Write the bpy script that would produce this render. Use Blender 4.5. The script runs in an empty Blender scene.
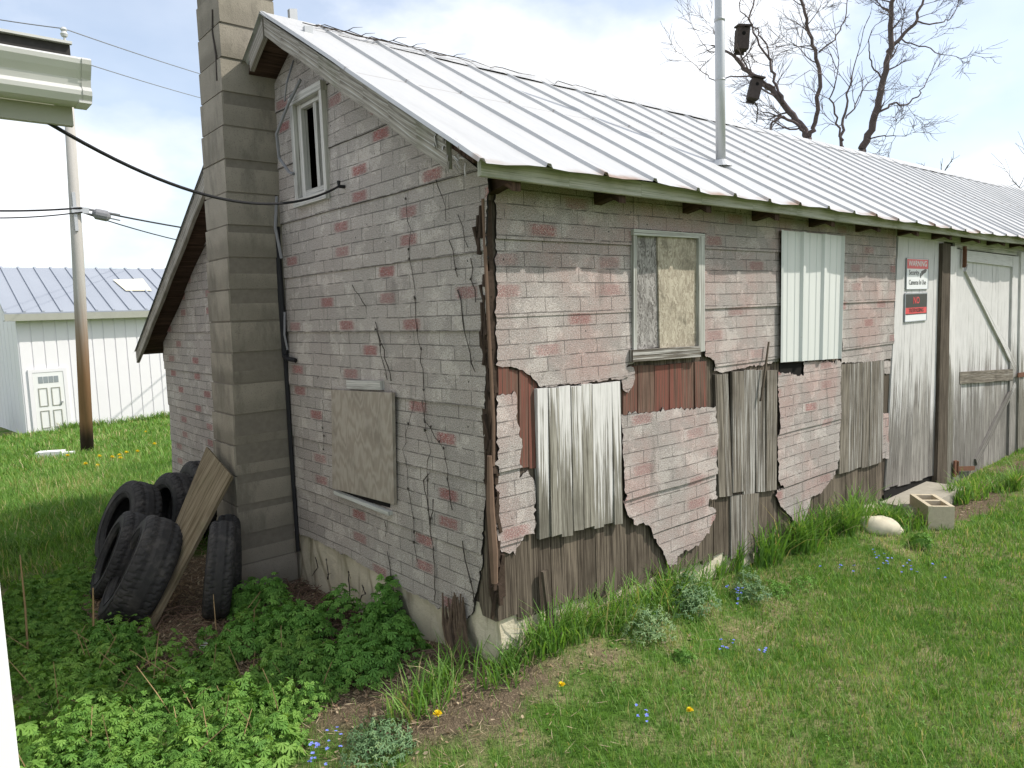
import bpy, bmesh, math, random
import numpy as np
from mathutils import Vector, Matrix
R_ = math.radians
random.seed(7)
rng = np.random.default_rng(11)
SC = bpy.context.scene
COL = SC.collection

# ------------------------------------------------------------------ camera
CAM = Vector((-2.070553, -2.590600, 1.7))
RM = Matrix(((0.7580930783911554, 0.0911127037039545, -0.6457502301348231),
             (-0.6511810749581604, 0.0519023924803675, -0.7571455271420078),
             (-0.03546959418651896, 0.9944871124748522, 0.0986777128315932)))
FPX = 730.0
cd = bpy.data.cameras.new('camera')
cam = bpy.data.objects.new('camera', cd)
COL.objects.link(cam)
cd.sensor_width = 36.0
cd.lens = FPX / 1024 * 36
cd.clip_start = 0.05
cd.clip_end = 5000
cam.matrix_world = Matrix.Translation(CAM) @ RM.to_4x4()
SC.camera = cam

# ------------------------------------------------------------------ world, sun
SUN_EL = R_(47)
SUN_D = Vector((0.749 * math.cos(SUN_EL), -0.663 * math.cos(SUN_EL), math.sin(SUN_EL)))
world = bpy.data.worlds.new('World')
SC.world = world
world.use_nodes = True
wt = world.node_tree
wt.nodes.clear()
def WN(t, **k):
    n = wt.nodes.new(t)
    for a, b in k.items(): setattr(n, a, b)
    return n
sky = WN('ShaderNodeTexSky', sky_type='NISHITA')
sky.sun_disc = False
sky.sun_elevation = SUN_EL
sky.sun_rotation = math.atan2(0.749, -0.663)
sky.air_density = 1.0; sky.dust_density = 1.5; sky.ozone_density = 1.0
bg1 = WN('ShaderNodeBackground'); bg1.inputs['Strength'].default_value = 0.15
wt.links.new(sky.outputs[0], bg1.inputs['Color'])
bg2 = WN('ShaderNodeBackground')
tc = WN('ShaderNodeTexCoord')
mp = WN('ShaderNodeMapping'); mp.inputs['Scale'].default_value = (1.0, 1.0, 1.9)
mp.inputs['Location'].default_value = (1.3, 0.2, 0.7)
wt.links.new(tc.outputs['Generated'], mp.inputs['Vector'])
cn = WN('ShaderNodeTexNoise'); cn.inputs['Scale'].default_value = 2.6
cn.inputs['Detail'].default_value = 7; cn.inputs['Roughness'].default_value = 0.52
wt.links.new(mp.outputs[0], cn.inputs['Vector'])
cr = WN('ShaderNodeValToRGB')
cr.color_ramp.elements[0].position = 0.455; cr.color_ramp.elements[0].color = (0.36, 0.36, 0.36, 1)
cr.color_ramp.elements[1].position = 0.63; cr.color_ramp.elements[1].color = (1, 1, 1, 1)
wt.links.new(cn.outputs['Fac'], cr.inputs[0])
cn2 = WN('ShaderNodeTexNoise'); cn2.inputs['Scale'].default_value = 3.4; cn2.inputs['Detail'].default_value = 5
wt.links.new(mp.outputs[0], cn2.inputs['Vector'])
cr2 = WN('ShaderNodeValToRGB')
cr2.color_ramp.elements[0].position = 0.35; cr2.color_ramp.elements[0].color = (0.66, 0.705, 0.77, 1)
cr2.color_ramp.elements[1].position = 0.62; cr2.color_ramp.elements[1].color = (1.0, 1.0, 1.0, 1)
wt.links.new(cn2.outputs['Fac'], cr2.inputs[0])
wt.links.new(cr2.outputs[0], bg2.inputs['Color'])
bg2.inputs['Strength'].default_value = 1.12
wm = WN('ShaderNodeMixShader')
wt.links.new(cr.outputs[0], wm.inputs[0]); wt.links.new(bg1.outputs[0], wm.inputs[1]); wt.links.new(bg2.outputs[0], wm.inputs[2])
wo = WN('ShaderNodeOutputWorld')
wt.links.new(wm.outputs[0], wo.inputs['Surface'])

sl = bpy.data.lights.new('sun', 'SUN')
sl.energy = 3.3; sl.angle = R_(0.6); sl.color = (1.0, 0.95, 0.87)
sun = bpy.data.objects.new('sun', sl)
COL.objects.link(sun)
sun.rotation_euler = SUN_D.to_track_quat('Z', 'Y').to_euler()
SC.view_settings.view_transform = 'Standard'
SC.view_settings.look = 'None'
SC.view_settings.exposure = 0.46
SC.view_settings.gamma = 1.0

# ------------------------------------------------------------------ measuring helpers (points seen in the photo -> real planes)
def ray(px, py): return RM @ Vector((px - 512, 384 - py, -FPX)).normalized()
def PL(px, py, y=0.0):
    r = ray(px, py); q = CAM + r * ((y - CAM.y) / r.y); return (q.x, q.z)
def PG(px, py, x=0.0):
    r = ray(px, py); q = CAM + r * ((x - CAM.x) / r.x); return (q.y, q.z)
def AT(px, py, D):
    r = ray(px, py); return CAM + r * (D / math.hypot(r.x, r.y))
def gz(x, y):
    t = (min(y, 45) - 6.3) / 1.5
    sp = 1.5 * (math.log1p(math.exp(t)) if t < 20 else t)
    z = -0.13 - 0.065 * sp
    z += 0.13 * math.exp(-((x - 0.15) ** 2 + y * y) / 0.55)
    z += 0.10 * math.exp(-(y / 0.35) ** 2) * 0.25 * (1 + math.tanh((x - 0.3) * 2)) * (1 - math.tanh((x - 4.2) * 2))
    z += 0.012 * math.sin(1.7 * x + 0.6) * math.cos(1.3 * y) + 0.008 * math.sin(4.1 * x + 2 * y) + 0.006 * math.sin(6.3 * y - 3 * x)
    return z
gzv = np.vectorize(gz)
def GR(px, py):
    r = ray(px, py); z = -0.13
    for _ in range(30):
        q = CAM + r * ((z - CAM.z) / r.z); z = gz(q.x, q.y)
    return Vector((q.x, q.y, z))

# ------------------------------------------------------------------ node material helper
class NB:
    def __init__(s, name, rough=0.85, spec=0.2):
        s.m = bpy.data.materials.new(name); s.m.use_nodes = True
        s.t = s.m.node_tree
        s.b = s.t.nodes['Principled BSDF']
        s.b.inputs['Roughness'].default_value = rough
        s.b.inputs['Specular IOR Level'].default_value = spec
    def n(s, t, **k):
        x = s.t.nodes.new(t)
        for a, b in k.items(): setattr(x, a, b)
        return x
    def put(s, sock, v):
        if isinstance(v, bpy.types.NodeSocket): s.t.links.new(v, sock)
        elif isinstance(v, (int, float)):
            try: sock.default_value = v
            except Exception: sock.default_value = (v, v, v)
        else: sock.default_value = tuple(v) if len(v) == len(sock.default_value) else tuple(v) + (1,)
    def math(s, op, a, b=0.0, c=0.0, clamp=False):
        x = s.n('ShaderNodeMath', operation=op); x.use_clamp = clamp
        s.put(x.inputs[0], a); s.put(x.inputs[1], b); s.put(x.inputs[2], c); return x.outputs[0]
    def mix(s, f, a, b, mode='MIX'):
        x = s.n('ShaderNodeMix', data_type='RGBA', blend_type=mode)
        s.put(x.inputs[0], f); s.put(x.inputs[6], a); s.put(x.inputs[7], b); return x.outputs[2]
    def uv(s): return s.n('ShaderNodeUVMap', uv_map='UVMap').outputs[0]
    def obj(s): return s.n('ShaderNodeTexCoord').outputs['Object']
    def attr(s, name): return s.n('ShaderNodeAttribute', attribute_name=name).outputs['Fac']
    def sep(s, v):
        x = s.n('ShaderNodeSeparateXYZ'); s.put(x.inputs[0], v); return x.outputs
    def comb(s, a, b, c=0.0):
        x = s.n('ShaderNodeCombineXYZ'); s.put(x.inputs[0], a); s.put(x.inputs[1], b); s.put(x.inputs[2], c); return x.outputs[0]
    def vmul(s, v, k):
        x = s.n('ShaderNodeVectorMath', operation='MULTIPLY'); s.put(x.inputs[0], v); s.put(x.inputs[1], k); return x.outputs[0]
    def vadd(s, v, k):
        x = s.n('ShaderNodeVectorMath', operation='ADD'); s.put(x.inputs[0], v); s.put(x.inputs[1], k); return x.outputs[0]
    def noise(s, v, scale, detail=3, rough=0.55, dist=0.0, color=False):
        x = s.n('ShaderNodeTexNoise'); s.put(x.inputs['Vector'], v)
        x.inputs['Scale'].default_value = scale; x.inputs['Detail'].default_value = detail
        x.inputs['Roughness'].default_value = rough; x.inputs['Distortion'].default_value = dist
        return x.outputs['Color' if color else 'Fac']
    def step(s, v, lo, hi):          # smooth 0..1
        x = s.n('ShaderNodeMapRange', interpolation_type='SMOOTHSTEP')
        s.put(x.inputs[0], v); x.inputs[1].default_value = lo; x.inputs[2].default_value = hi
        return x.outputs[0]
    def white(s, v):
        x = s.n('ShaderNodeTexWhiteNoise', noise_dimensions='3D'); s.put(x.inputs[0], v); return x.outputs['Value']
    def ramp(s, f, stops):
        x = s.n('ShaderNodeValToRGB'); e = x.color_ramp.elements
        e[0].position, e[0].color = stops[0][0], tuple(stops[0][1]) + (1,)
        e[1].position, e[1].color = stops[1][0], tuple(stops[1][1]) + (1,)
        for p, c in stops[2:]:
            k = e.new(p); k.color = tuple(c) + (1,)
        s.put(x.inputs[0], f); return x.outputs[0]
    def bump(s, h, strength=0.5, dist=0.01):
        x = s.n('ShaderNodeBump'); x.inputs['Strength'].default_value = strength; x.inputs['Distance'].default_value = dist
        s.put(x.inputs['Height'], h); s.t.links.new(x.outputs[0], s.b.inputs['Normal'])
    def color(s, c): s.put(s.b.inputs['Base Color'], c); return s.m

def mat_plain(name, col, rough=0.8, var=0.25, scale=12, spec=0.2, metallic=0.0, bump=0.0):
    b = NB(name, rough, spec); b.b.inputs['Metallic'].default_value = metallic
    n = b.noise(b.obj(), scale, 5, 0.6)
    c = b.mix(n, [x * (1 - var) for x in col], [min(1, x * (1 + var)) for x in col])
    c = b.mix(b.math('MULTIPLY', b.step(b.attr('rnd'), 0, 1), 0.25), c, [x * 0.6 for x in col])
    if bump: b.bump(n, bump, 0.01)
    return b.color(c)

def mat_siding(name, tint, redamt, bright, seed, streak, pinkamt):
    b = NB(name, 0.95, 0.1)
    uv0 = b.uv()
    ds = b.vmul(b.vadd(b.noise(uv0, 3.0, 2, 0.5, 0, True), (-0.5, -0.5, -0.5)), (0.02, 0.012, 0))
    uvd = b.vadd(uv0, ds)
    o = b.sep(uvd)
    bw, bh = 0.235, 0.071
    v = b.math('DIVIDE', b.math('ADD', o[1], -0.197 + 7.1), bh)
    row = b.math('FLOOR', v); fy = b.math('FRACT', v)
    u = b.math('ADD', b.math('DIVIDE', b.math('ADD', o[0], 23.5), bw), b.math('MULTIPLY', b.math('MODULO', row, 2), 0.5))
    col = b.math('FLOOR', u); fx = b.math('FRACT', u)
    cell = b.comb(col, row, seed)
    rn = b.white(cell)
    # joints between the stamped bricks
    jx = b.math('ADD', b.math('LESS_THAN', fx, 0.022), 0)
    jy = b.math('LESS_THAN', fy, 0.085)
    jn = b.step(b.noise(uv0, 14, 3), 0.30, 0.55)
    joint = b.math('MULTIPLY', b.math('MAXIMUM', jx, jy), jn)
    # colour of each brick
    base = b.mix(rn, [x * 0.86 * bright for x in tint], [x * 1.10 * bright for x in tint])
    pat = b.noise(uv0, 2.2, 4, 0.6)
    pink = [tint[0] * 1.12 * bright, tint[1] * 0.80 * bright, tint[2] * 0.77 * bright]
    base = b.mix(b.math('MULTIPLY', b.step(pat, 0.40, 0.68), pinkamt), base, pink)
    # sparse red bricks with worn soft edges
    r2 = b.math('FLOOR', b.math('DIVIDE', row, 2))
    ph = b.math('MODULO', b.math('ADD', b.math('ADD', col, b.math('MULTIPLY', r2, 2)), b.math('FLOOR', b.math('MULTIPLY', b.white(b.comb(r2, 3.0, seed)), 1.7))), 3)
    isred = b.math('MULTIPLY', b.math('LESS_THAN', ph, 0.5), b.math('LESS_THAN', b.math('MODULO', row, 2), 0.5))
    isred = b.math('MULTIPLY', isred, b.math('GREATER_THAN', b.white(b.comb(col, row, seed + 9)), 0.22))
    wob = b.noise(uv0, 75, 4, 0.8)
    ex = b.math('MULTIPLY', b.step(fx, -0.05, 0.30), b.math('SUBTRACT', 1.0, b.step(fx, 0.70, 1.05)))
    ey = b.math('MULTIPLY', b.step(fy, -0.05, 0.25), b.math('SUBTRACT', 1.0, b.step(fy, 0.8, 1.05)))
    rm = b.math('MULTIPLY', b.math('MULTIPLY', ex, ey), isred)
    rm = b.step(b.math('MULTIPLY', rm, b.math('ADD', b.math('MULTIPLY', wob, 1.8), -0.15)), 0.20, 0.95)
    rm = b.math('MULTIPLY', rm, b.math('ADD', b.math('MULTIPLY', b.white(b.comb(col, row, seed + 4)), 0.45), redamt))
    c = b.mix(rm, base, (0.30 * bright, 0.085 * bright, 0.075 * bright))
    # mineral granules, dirt and run-off
    g = b.noise(uv0, 170, 3, 0.7)
    c = b.mix(b.step(g, 0.46, 0.66), c, b.mix(0.72, c, (0.04, 0.036, 0.034)))
    c = b.mix(b.math('MULTIPLY', b.step(b.noise(uv0, 210, 2), 0.52, 0.66), 0.65), c, (0.74, 0.72, 0.70))
    mo_ = b.noise(uv0, 4.5, 6, 0.7)
    c = b.mix(b.math('MULTIPLY', b.step(mo_, 0.45, 0.46), 0.40), c, b.mix(0.6, c, (0.12, 0.11, 0.105)))
    st = b.noise(b.vmul(uv0, (7, 1.1, 1)), 1.6, 5, 0.65)
    c = b.mix(b.math('MULTIPLY', b.step(st, 0.55, 0.78), streak), c, (0.10, 0.09, 0.08))
    bl = b.noise(uv0, 22, 4, 0.75)
    c = b.mix(b.math('MULTIPLY', b.step(bl, 0.66, 0.72), 0.75), c, (0.05, 0.045, 0.04))
    c = b.mix(b.math('MULTIPLY', joint, 0.72), c, (0.075, 0.067, 0.062))
    vd = b.n('ShaderNodeTexVoronoi'); vd.inputs['Scale'].default_value = 8.0; b.put(vd.inputs['Vector'], uv0)
    c = b.mix(b.math('MULTIPLY', b.math('LESS_THAN', vd.outputs['Distance'], 0.045), 0.8), c, (0.035, 0.03, 0.028))
    h = b.math('ADD', b.math('SUBTRACT', b.math('MULTIPLY', b.noise(uv0, 160, 3), 0.35), joint), b.math('MULTIPLY', b.noise(uv0, 9, 3), 0.8))
    b.bump(h, 0.6, 0.006)
    return b.color(c)

def mat_wood(name, a, c2, paint=None, amount=0.5, fade=None, seed=0.0, knots=0.5, stain=0.0):
    """weathered wood, grain along V; paint flakes off; fade=(z_low, z_high): paint survives above z_high"""
    b = NB(name, 0.9, 0.12)
    uv0 = b.uv(); rn = b.attr('rnd')
    vv = b.vadd(uv0, b.comb(b.math('MULTIPLY', rn, 37.0), b.math('MULTIPLY', rn, 91.0), seed))
    g1 = b.noise(b.vmul(vv, (55, 1.6, 1)), 1.0, 4, 0.65, 0.4)
    g2 = b.noise(b.vmul(vv, (190, 4, 1)), 1.0, 3, 0.6)
    w = b.math('ADD', b.math('MULTIPLY', g1, 0.5), b.math('MULTIPLY', g2, 0.5))
    c = b.mix(b.step(w, 0.38, 0.62), a, c2)
    c = b.mix(b.math('MULTIPLY', b.step(rn, 0.0, 1.0), 0.45), c, [x * 0.5 for x in a])
    c = b.mix(b.math('MULTIPLY', b.step(b.noise(vv, 3.5, 4, 0.6), 0.48, 0.75), 0.45), c, [x * 0.55 for x in a])
    if paint:
        m = b.noise(b.vmul(vv, (120, 1.3, 1)), 1.0, 6, 0.68)
        m = b.math('ADD', m, b.math('MULTIPLY', b.math('ADD', rn, -0.5), 0.13))
        if fade:
            z = b.sep(b.obj())[2]
            m = b.math('ADD', m, b.math('MULTIPLY', b.math('ADD', b.step(b.math('ADD', z, b.math('MULTIPLY', b.math('ADD', b.noise(b.vmul(vv, (6, 0.8, 1)), 1.0, 4, 0.7), -0.5), 1.6)), fade[0], fade[1]), -0.5), fade[2]))
        pm = b.step(m, 0.56 - amount * 0.3, 0.66 - amount * 0.3)
        pc = b.mix(b.noise(vv, 6, 4), [x * 0.82 for x in paint], paint)
        pc = b.mix(b.math('MULTIPLY', b.step(g2, 0.50, 0.68), 0.40), pc, a)
        c = b.mix(b.math('MULTIPLY', pm, 0.93), c, pc)
    if stain:
        c = b.mix(b.math('MULTIPLY', b.step(b.noise(b.obj(), 2.3, 5, 0.65), 0.5, 0.72), stain), c, (0.10, 0.12, 0.05))
    crack = b.step(b.noise(b.vmul(vv, (34, 0.9, 1)), 1.0, 2, 0.5, 0.6), 0.66, 0.72)
    c = b.mix(b.math('MULTIPLY', crack, 0.6), c, (0.02, 0.018, 0.015))
    b.bump(b.math('SUBTRACT', w, b.math('MULTIPLY', crack, 0.8)), 0.6, 0.006)
    return b.color(c)

def mat_leaf(name, stops, trans=0.35, rough=0.6):
    b = NB(name, rough, 0.25)
    c = b.ramp(b.attr('rnd'), stops)
    b.color(c)
    tr = b.n('ShaderNodeBsdfTranslucent'); b.put(tr.inputs[0], b.mix(1.0, c, (1.25, 1.2, 0.6), 'MULTIPLY'))
    mx = b.n('ShaderNodeMixShader'); mx.inputs[0].default_value = trans
    b.t.links.new(b.b.outputs[0], mx.inputs[1]); b.t.links.new(tr.outputs[0], mx.inputs[2])
    b.t.links.new(mx.outputs[0], b.t.nodes['Material Output'].inputs[0])
    return b.m

M = {}
M['siding_gable'] = mat_siding('gable_shingle', (0.45, 0.405, 0.36), 0.75, 1.0, 1.0, 0.42, 0.10)
M['siding_side'] = mat_siding('side_shingle', (0.44, 0.39, 0.358), 0.45, 1.0, 5.0, 0.45, 0.70)
M['wood_dark'] = mat_wood('dark_weathered_wood', (0.055, 0.043, 0.033), (0.225, 0.185, 0.142))
M['wood_grey'] = mat_wood('grey_weathered_wood', (0.075, 0.063, 0.050), (0.28, 0.248, 0.205), (0.52, 0.50, 0.47), 0.10)
M['wood_white'] = mat_wood('peeling_white_wood', (0.12, 0.108, 0.085), (0.36, 0.34, 0.29), (0.74, 0.72, 0.70), 0.26, (0.5, 1.45, 0.30))
M['wood_door'] = mat_wood('peeling_door_wood', (0.13, 0.118, 0.105), (0.37, 0.35, 0.32), (0.69, 0.675, 0.66), 0.36, (0.0, 1.8, 0.44))
M['wood_red'] = mat_wood('faded_red_wood', (0.09, 0.06, 0.045), (0.20, 0.13, 0.10), (0.22, 0.085, 0.065), 0.30)
M['loft_paint'] = mat_wood('loft_window_paint', (0.26, 0.25, 0.225), (0.46, 0.45, 0.42), (0.62, 0.60, 0.56), 0.42)
M['wood_barge'] = mat_wood('bare_barge_wood', (0.16, 0.14, 0.115), (0.38, 0.35, 0.30), (0.55, 0.54, 0.50), 0.2, stain=0.35)
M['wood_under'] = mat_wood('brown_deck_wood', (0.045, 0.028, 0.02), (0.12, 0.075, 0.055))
M['wood_trim'] = mat_wood('pale_trim_wood', (0.20, 0.19, 0.165), (0.40, 0.39, 0.35), (0.60, 0.60, 0.56), 0.42, stain=0.15)
M['fascia_paint'] = mat_wood('green_white_fascia', (0.25, 0.25, 0.19), (0.42, 0.43, 0.35), (0.58, 0.57, 0.51), 0.6, stain=0.38)
M['dark'] = mat_plain('interior_shade_paint', (0.012, 0.011, 0.010), 1.0)  # near-black colour standing in for the shade inside openings
M['rot'] = mat_plain('rotten_wood', (0.055, 0.038, 0.028), 1.0, 0.6, 25, bump=0.8)
M['rust'] = mat_plain('rust', (0.15, 0.07, 0.042), 0.9, 0.5, 40, bump=0.4)
M['white_paint'] = mat_plain('white_paint', (0.80, 0.80, 0.79), 0.5, 0.06, 4)
M['gutter_paint'] = mat_plain('gutter_white', (0.57, 0.565, 0.545), 0.35, 0.10, 6, 0.4)
M['soffit_paint'] = mat_plain('soffit_drab', (0.36, 0.36, 0.31), 0.6, 0.15, 6)
M['asphalt_roof'] = mat_plain('asphalt_roof', (0.05, 0.047, 0.045), 0.95, 0.4, 60)
M['barn_white'] = mat_plain('barn_white', (0.82, 0.80, 0.82), 0.55, 0.05, 1.5)
M['barn_door'] = mat_plain('barn_door_white', (0.78, 0.78, 0.77), 0.5, 0.05, 3)
M['barn_glass'] = mat_plain('barn_door_glass', (0.30, 0.33, 0.35), 0.15, 0.2, 9, 0.6)
M['skylight'] = mat_plain('skylight_panel', (0.72, 0.68, 0.52), 0.5, 0.08, 3)
def _rubber():
    b = NB('tyre_rubber', 0.78, 0.3)
    o = b.obj(); n = b.noise(o, 7, 6, 0.7)
    c = b.mix(b.noise(o, 30, 4), (0.018, 0.018, 0.018), (0.045, 0.043, 0.042))
    c = b.mix(b.math('MULTIPLY', b.step(n, 0.46, 0.72), 0.55), c, (0.11, 0.10, 0.09))
    b.bump(b.noise(o, 60, 4), 0.3, 0.005)
    return b.color(c)
M['rubber'] = _rubber()
M['felt'] = mat_plain('black_felt_edge', (0.03, 0.027, 0.025), 1.0)
M['wire_black'] = mat_plain('black_cable', (0.02, 0.02, 0.022), 0.6)
M['wire_grey'] = mat_plain('grey_wire', (0.22, 0.22, 0.23), 0.6)
M['galv'] = mat_plain('galvanised_pipe', (0.46, 0.47, 0.48), 0.4, 0.12, 14, 0.5, 0.35)
M['porcelain'] = mat_plain('porcelain', (0.6, 0.6, 0.6), 0.3)
M['bark'] = mat_plain('bare_bark', (0.12, 0.092, 0.086), 0.95, 0.4, 20)
M['bark_grey'] = mat_plain('far_bark', (0.14, 0.12, 0.115), 0.95, 0.3, 12)
M['box_wood'] = mat_plain('nest_box_wood', (0.075, 0.06, 0.055), 0.95, 0.4, 18)
M['stone'] = mat_plain('pale_stone', (0.55, 0.50, 0.38), 0.9, 0.2, 9, bump=0.5)
M['block'] = mat_plain('concrete_block', (0.52, 0.45, 0.33), 0.95, 0.2, 30, bump=0.4)
M['slab'] = mat_plain('concrete_slab', (0.36, 0.33, 0.27), 0.95, 0.25, 14, bump=0.4)
M['paper'] = mat_plain('white_litter', (0.75, 0.75, 0.74), 0.6, 0.1, 20)
M['sign_white'] = mat_plain('sign_white', (0.72, 0.73, 0.74), 0.4, 0.03, 9, 0.4)
M['sign_red'] = mat_plain('sign_red', (0.62, 0.05, 0.06), 0.4, 0.06, 9, 0.4)
M['sign_black'] = mat_plain('sign_black', (0.018, 0.018, 0.020), 0.4, 0.1, 9, 0.4)
M['sign_edge'] = mat_plain('sign_edge', (0.35, 0.37, 0.40), 0.4)
M['stalk'] = mat_plain('dry_stalk', (0.33, 0.23, 0.12), 0.9, 0.3, 12)
M['twig'] = mat_plain('dead_twig', (0.16, 0.105, 0.075), 0.95, 0.4, 12)
M['vine'] = mat_plain('dead_vine', (0.065, 0.055, 0.048), 1.0, 0.4, 25)
M['vine_stump'] = mat_plain('vine_stump', (0.12, 0.085, 0.06), 1.0, 0.5, 40, bump=0.8)
M['yellow'] = mat_plain('dandelion_yellow', (0.85, 0.64, 0.02), 0.7, 0.12, 80)
M['blue'] = mat_plain('blue_petal', (0.22, 0.27, 0.75), 0.7, 0.15, 80)
M['litter'] = mat_leaf('dead_leaf', [(0, (0.15, 0.095, 0.06)), (0.5, (0.29, 0.205, 0.13)), (1, (0.50, 0.41, 0.28))], 0.1, 0.9)
M['grass'] = mat_leaf('grass_blade', [(0, (0.08, 0.17, 0.032)), (0.45, (0.155, 0.31, 0.055)), (0.78, (0.25, 0.40, 0.11)), (0.90, (0.42, 0.38, 0.18)), (1.0, (0.55, 0.47, 0.29))], 0.4)
M['weed'] = mat_leaf('weed_leaf', [(0, (0.08, 0.19, 0.035)), (0.5, (0.155, 0.32, 0.06)), (1, (0.24, 0.41, 0.085))], 0.35)
M['weed_dark'] = mat_leaf('mugwort_leaf', [(0, (0.075, 0.19, 0.034)), (0.5, (0.135, 0.30, 0.055)), (1, (0.21, 0.40, 0.08))], 0.3)
M['weed_pale'] = mat_leaf('columbine_leaf', [(0, (0.10, 0.19, 0.09)), (0.5, (0.16, 0.27, 0.13)), (1, (0.27, 0.38, 0.17))], 0.3)

def _roof_mat():
    b = NB('painted_roof_metal', 0.42, 0.45)
    uv0 = b.uv(); o = b.sep(uv0)
    c = b.mix(b.noise(b.vmul(uv0, (1.5, 0.5, 1)), 2.0, 5, 0.6), (0.38, 0.385, 0.39), (0.54, 0.535, 0.53))
    c = b.mix(b.math('MULTIPLY', b.step(b.noise(b.vmul(uv0, (9, 0.7, 1)), 1.5, 4, 0.6), 0.50, 0.75), 0.45), c, (0.33, 0.33, 0.33))
    n = b.noise(uv0, 9, 5, 0.7)
    e = b.math('SUBTRACT', 1.0, b.step(b.math('ADD', o[1], b.math('MULTIPLY', n, -0.09)), -0.03, 0.03))
    c = b.mix(b.math('MULTIPLY', e, b.step(b.noise(uv0, 2.5, 2), 0.42, 0.62)), c, (0.24, 0.14, 0.08))
    sp = b.step(b.noise(uv0, 45, 2), 0.74, 0.78)
    c = b.mix(b.math('MULTIPLY', sp, 0.6), c, (0.25, 0.17, 0.12))
    sh = b.white(b.comb(b.math('FLOOR', b.math('DIVIDE', o[0], 1.08)), b.math('FLOOR', b.math('DIVIDE', o[1], 1.22)), 3.0))
    c = b.mix(b.math('MULTIPLY', sh, 0.30), c, (0.40, 0.405, 0.41))
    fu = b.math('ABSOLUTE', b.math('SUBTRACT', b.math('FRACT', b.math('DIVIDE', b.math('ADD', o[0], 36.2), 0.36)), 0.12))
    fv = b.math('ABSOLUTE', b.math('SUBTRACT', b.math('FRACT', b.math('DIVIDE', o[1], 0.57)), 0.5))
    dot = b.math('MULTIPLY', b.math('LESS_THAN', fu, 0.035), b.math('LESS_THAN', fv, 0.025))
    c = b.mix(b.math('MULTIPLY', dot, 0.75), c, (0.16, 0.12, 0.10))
    lap = b.math('LESS_THAN', b.math('ABSOLUTE', b.math('SUBTRACT', o[1], b.math('ADD', 1.21, b.math('MULTIPLY', n, 0.02)))), 0.006)
    c = b.mix(b.math('MULTIPLY', lap, 0.6), c, (0.20, 0.17, 0.15))
    b.bump(b.noise(b.vmul(uv0, (1, .6, 1)), 4, 3, 0.6), 0.35, 0.03)
    b.put(b.b.inputs['Roughness'], b.math('ADD', 0.36, b.math('MULTIPLY', n, 0.25)))
    return b.color(c)
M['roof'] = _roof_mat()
def _barn_roof():
    b = NB('barn_roof_metal', 0.45, 0.4)
    c = b.mix(b.noise(b.vmul(b.obj(), (1, 0.3, 1)), 0.9, 4), (0.24, 0.265, 0.31), (0.34, 0.365, 0.41))
    return b.color(c)
M['barn_roof'] = _barn_roof()
def _panel():
    b = NB('pale_green_sheet_metal', 0.4, 0.4)
    n = b.noise(b.vmul(b.obj(), (14, 1, 0.8)), 1.0, 4)
    c = b.mix(n, (0.54, 0.555, 0.53), (0.67, 0.68, 0.66))
    c = b.mix(b.math('MULTIPLY', b.step(b.noise(b.obj(), 60, 2), 0.72, 0.78), 0.5), c, (0.25, 0.16, 0.1))
    return b.color(c)
M['panel'] = _panel()
def _osb(name, a, c2, c3):
    b = NB(name, 0.9, 0.12)
    v = b.n('ShaderNodeTexVoronoi'); v.inputs['Scale'].default_value = 1.0
    u = b.uv()
    wq = b.vadd(b.vmul(u, (110, 45, 1)), b.vmul(b.noise(u, 14, 4, 0.6, 0, True), (9, 9, 0)))
    b.put(v.inputs['Vector'], wq)
    r = b.white(v.outputs['Color'])
    c = b.mix(r, a, c2)
    c = b.mix(b.step(b.noise(u, 5, 5, 0.7), 0.48, 0.70), c, c3)
    b.bump(r, 0.4, 0.004)
    return b.color(c)
M['osb'] = _osb('weathered_chipboard', (0.27, 0.23, 0.175), (0.48, 0.43, 0.34), (0.16, 0.14, 0.105))
M['osb_dark'] = _osb('dark_chipboard', (0.12, 0.11, 0.10), (0.38, 0.36, 0.34), (0.10, 0.09, 0.085))
def _ply(name, a, c2, sc=1.0):
    b = NB(name, 0.85, 0.15); u = b.uv()
    w = b.n('ShaderNodeTexWave', wave_type='RINGS', rings_direction='X')
    b.put(w.inputs['Vector'], b.vmul(u, (1.0, 0.35, 1)))
    w.inputs['Scale'].default_value = 7 * sc; w.inputs['Distortion'].default_value = 22; w.inputs['Detail'].default_value = 3
    w.inputs['Detail Scale'].default_value = 0.9; w.inputs['Detail Roughness'].default_value = 0.6
    c = b.mix(w.outputs['Fac'], a, c2)
    c = b.mix(b.math('MULTIPLY', b.step(b.noise(u, 4, 5, 0.65), 0.45, 0.75), 0.55), c, [x * 0.55 for x in a])
    b.bump(w.outputs['Fac'], 0.35, 0.004)
    return b.color(c)
M['ply'] = _ply('weathered_plywood', (0.285, 0.245, 0.20), (0.36, 0.32, 0.268))
M['ply_brown'] = mat_wood('brown_board', (0.115, 0.09, 0.055), (0.27, 0.225, 0.155), stain=0.6)
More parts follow.
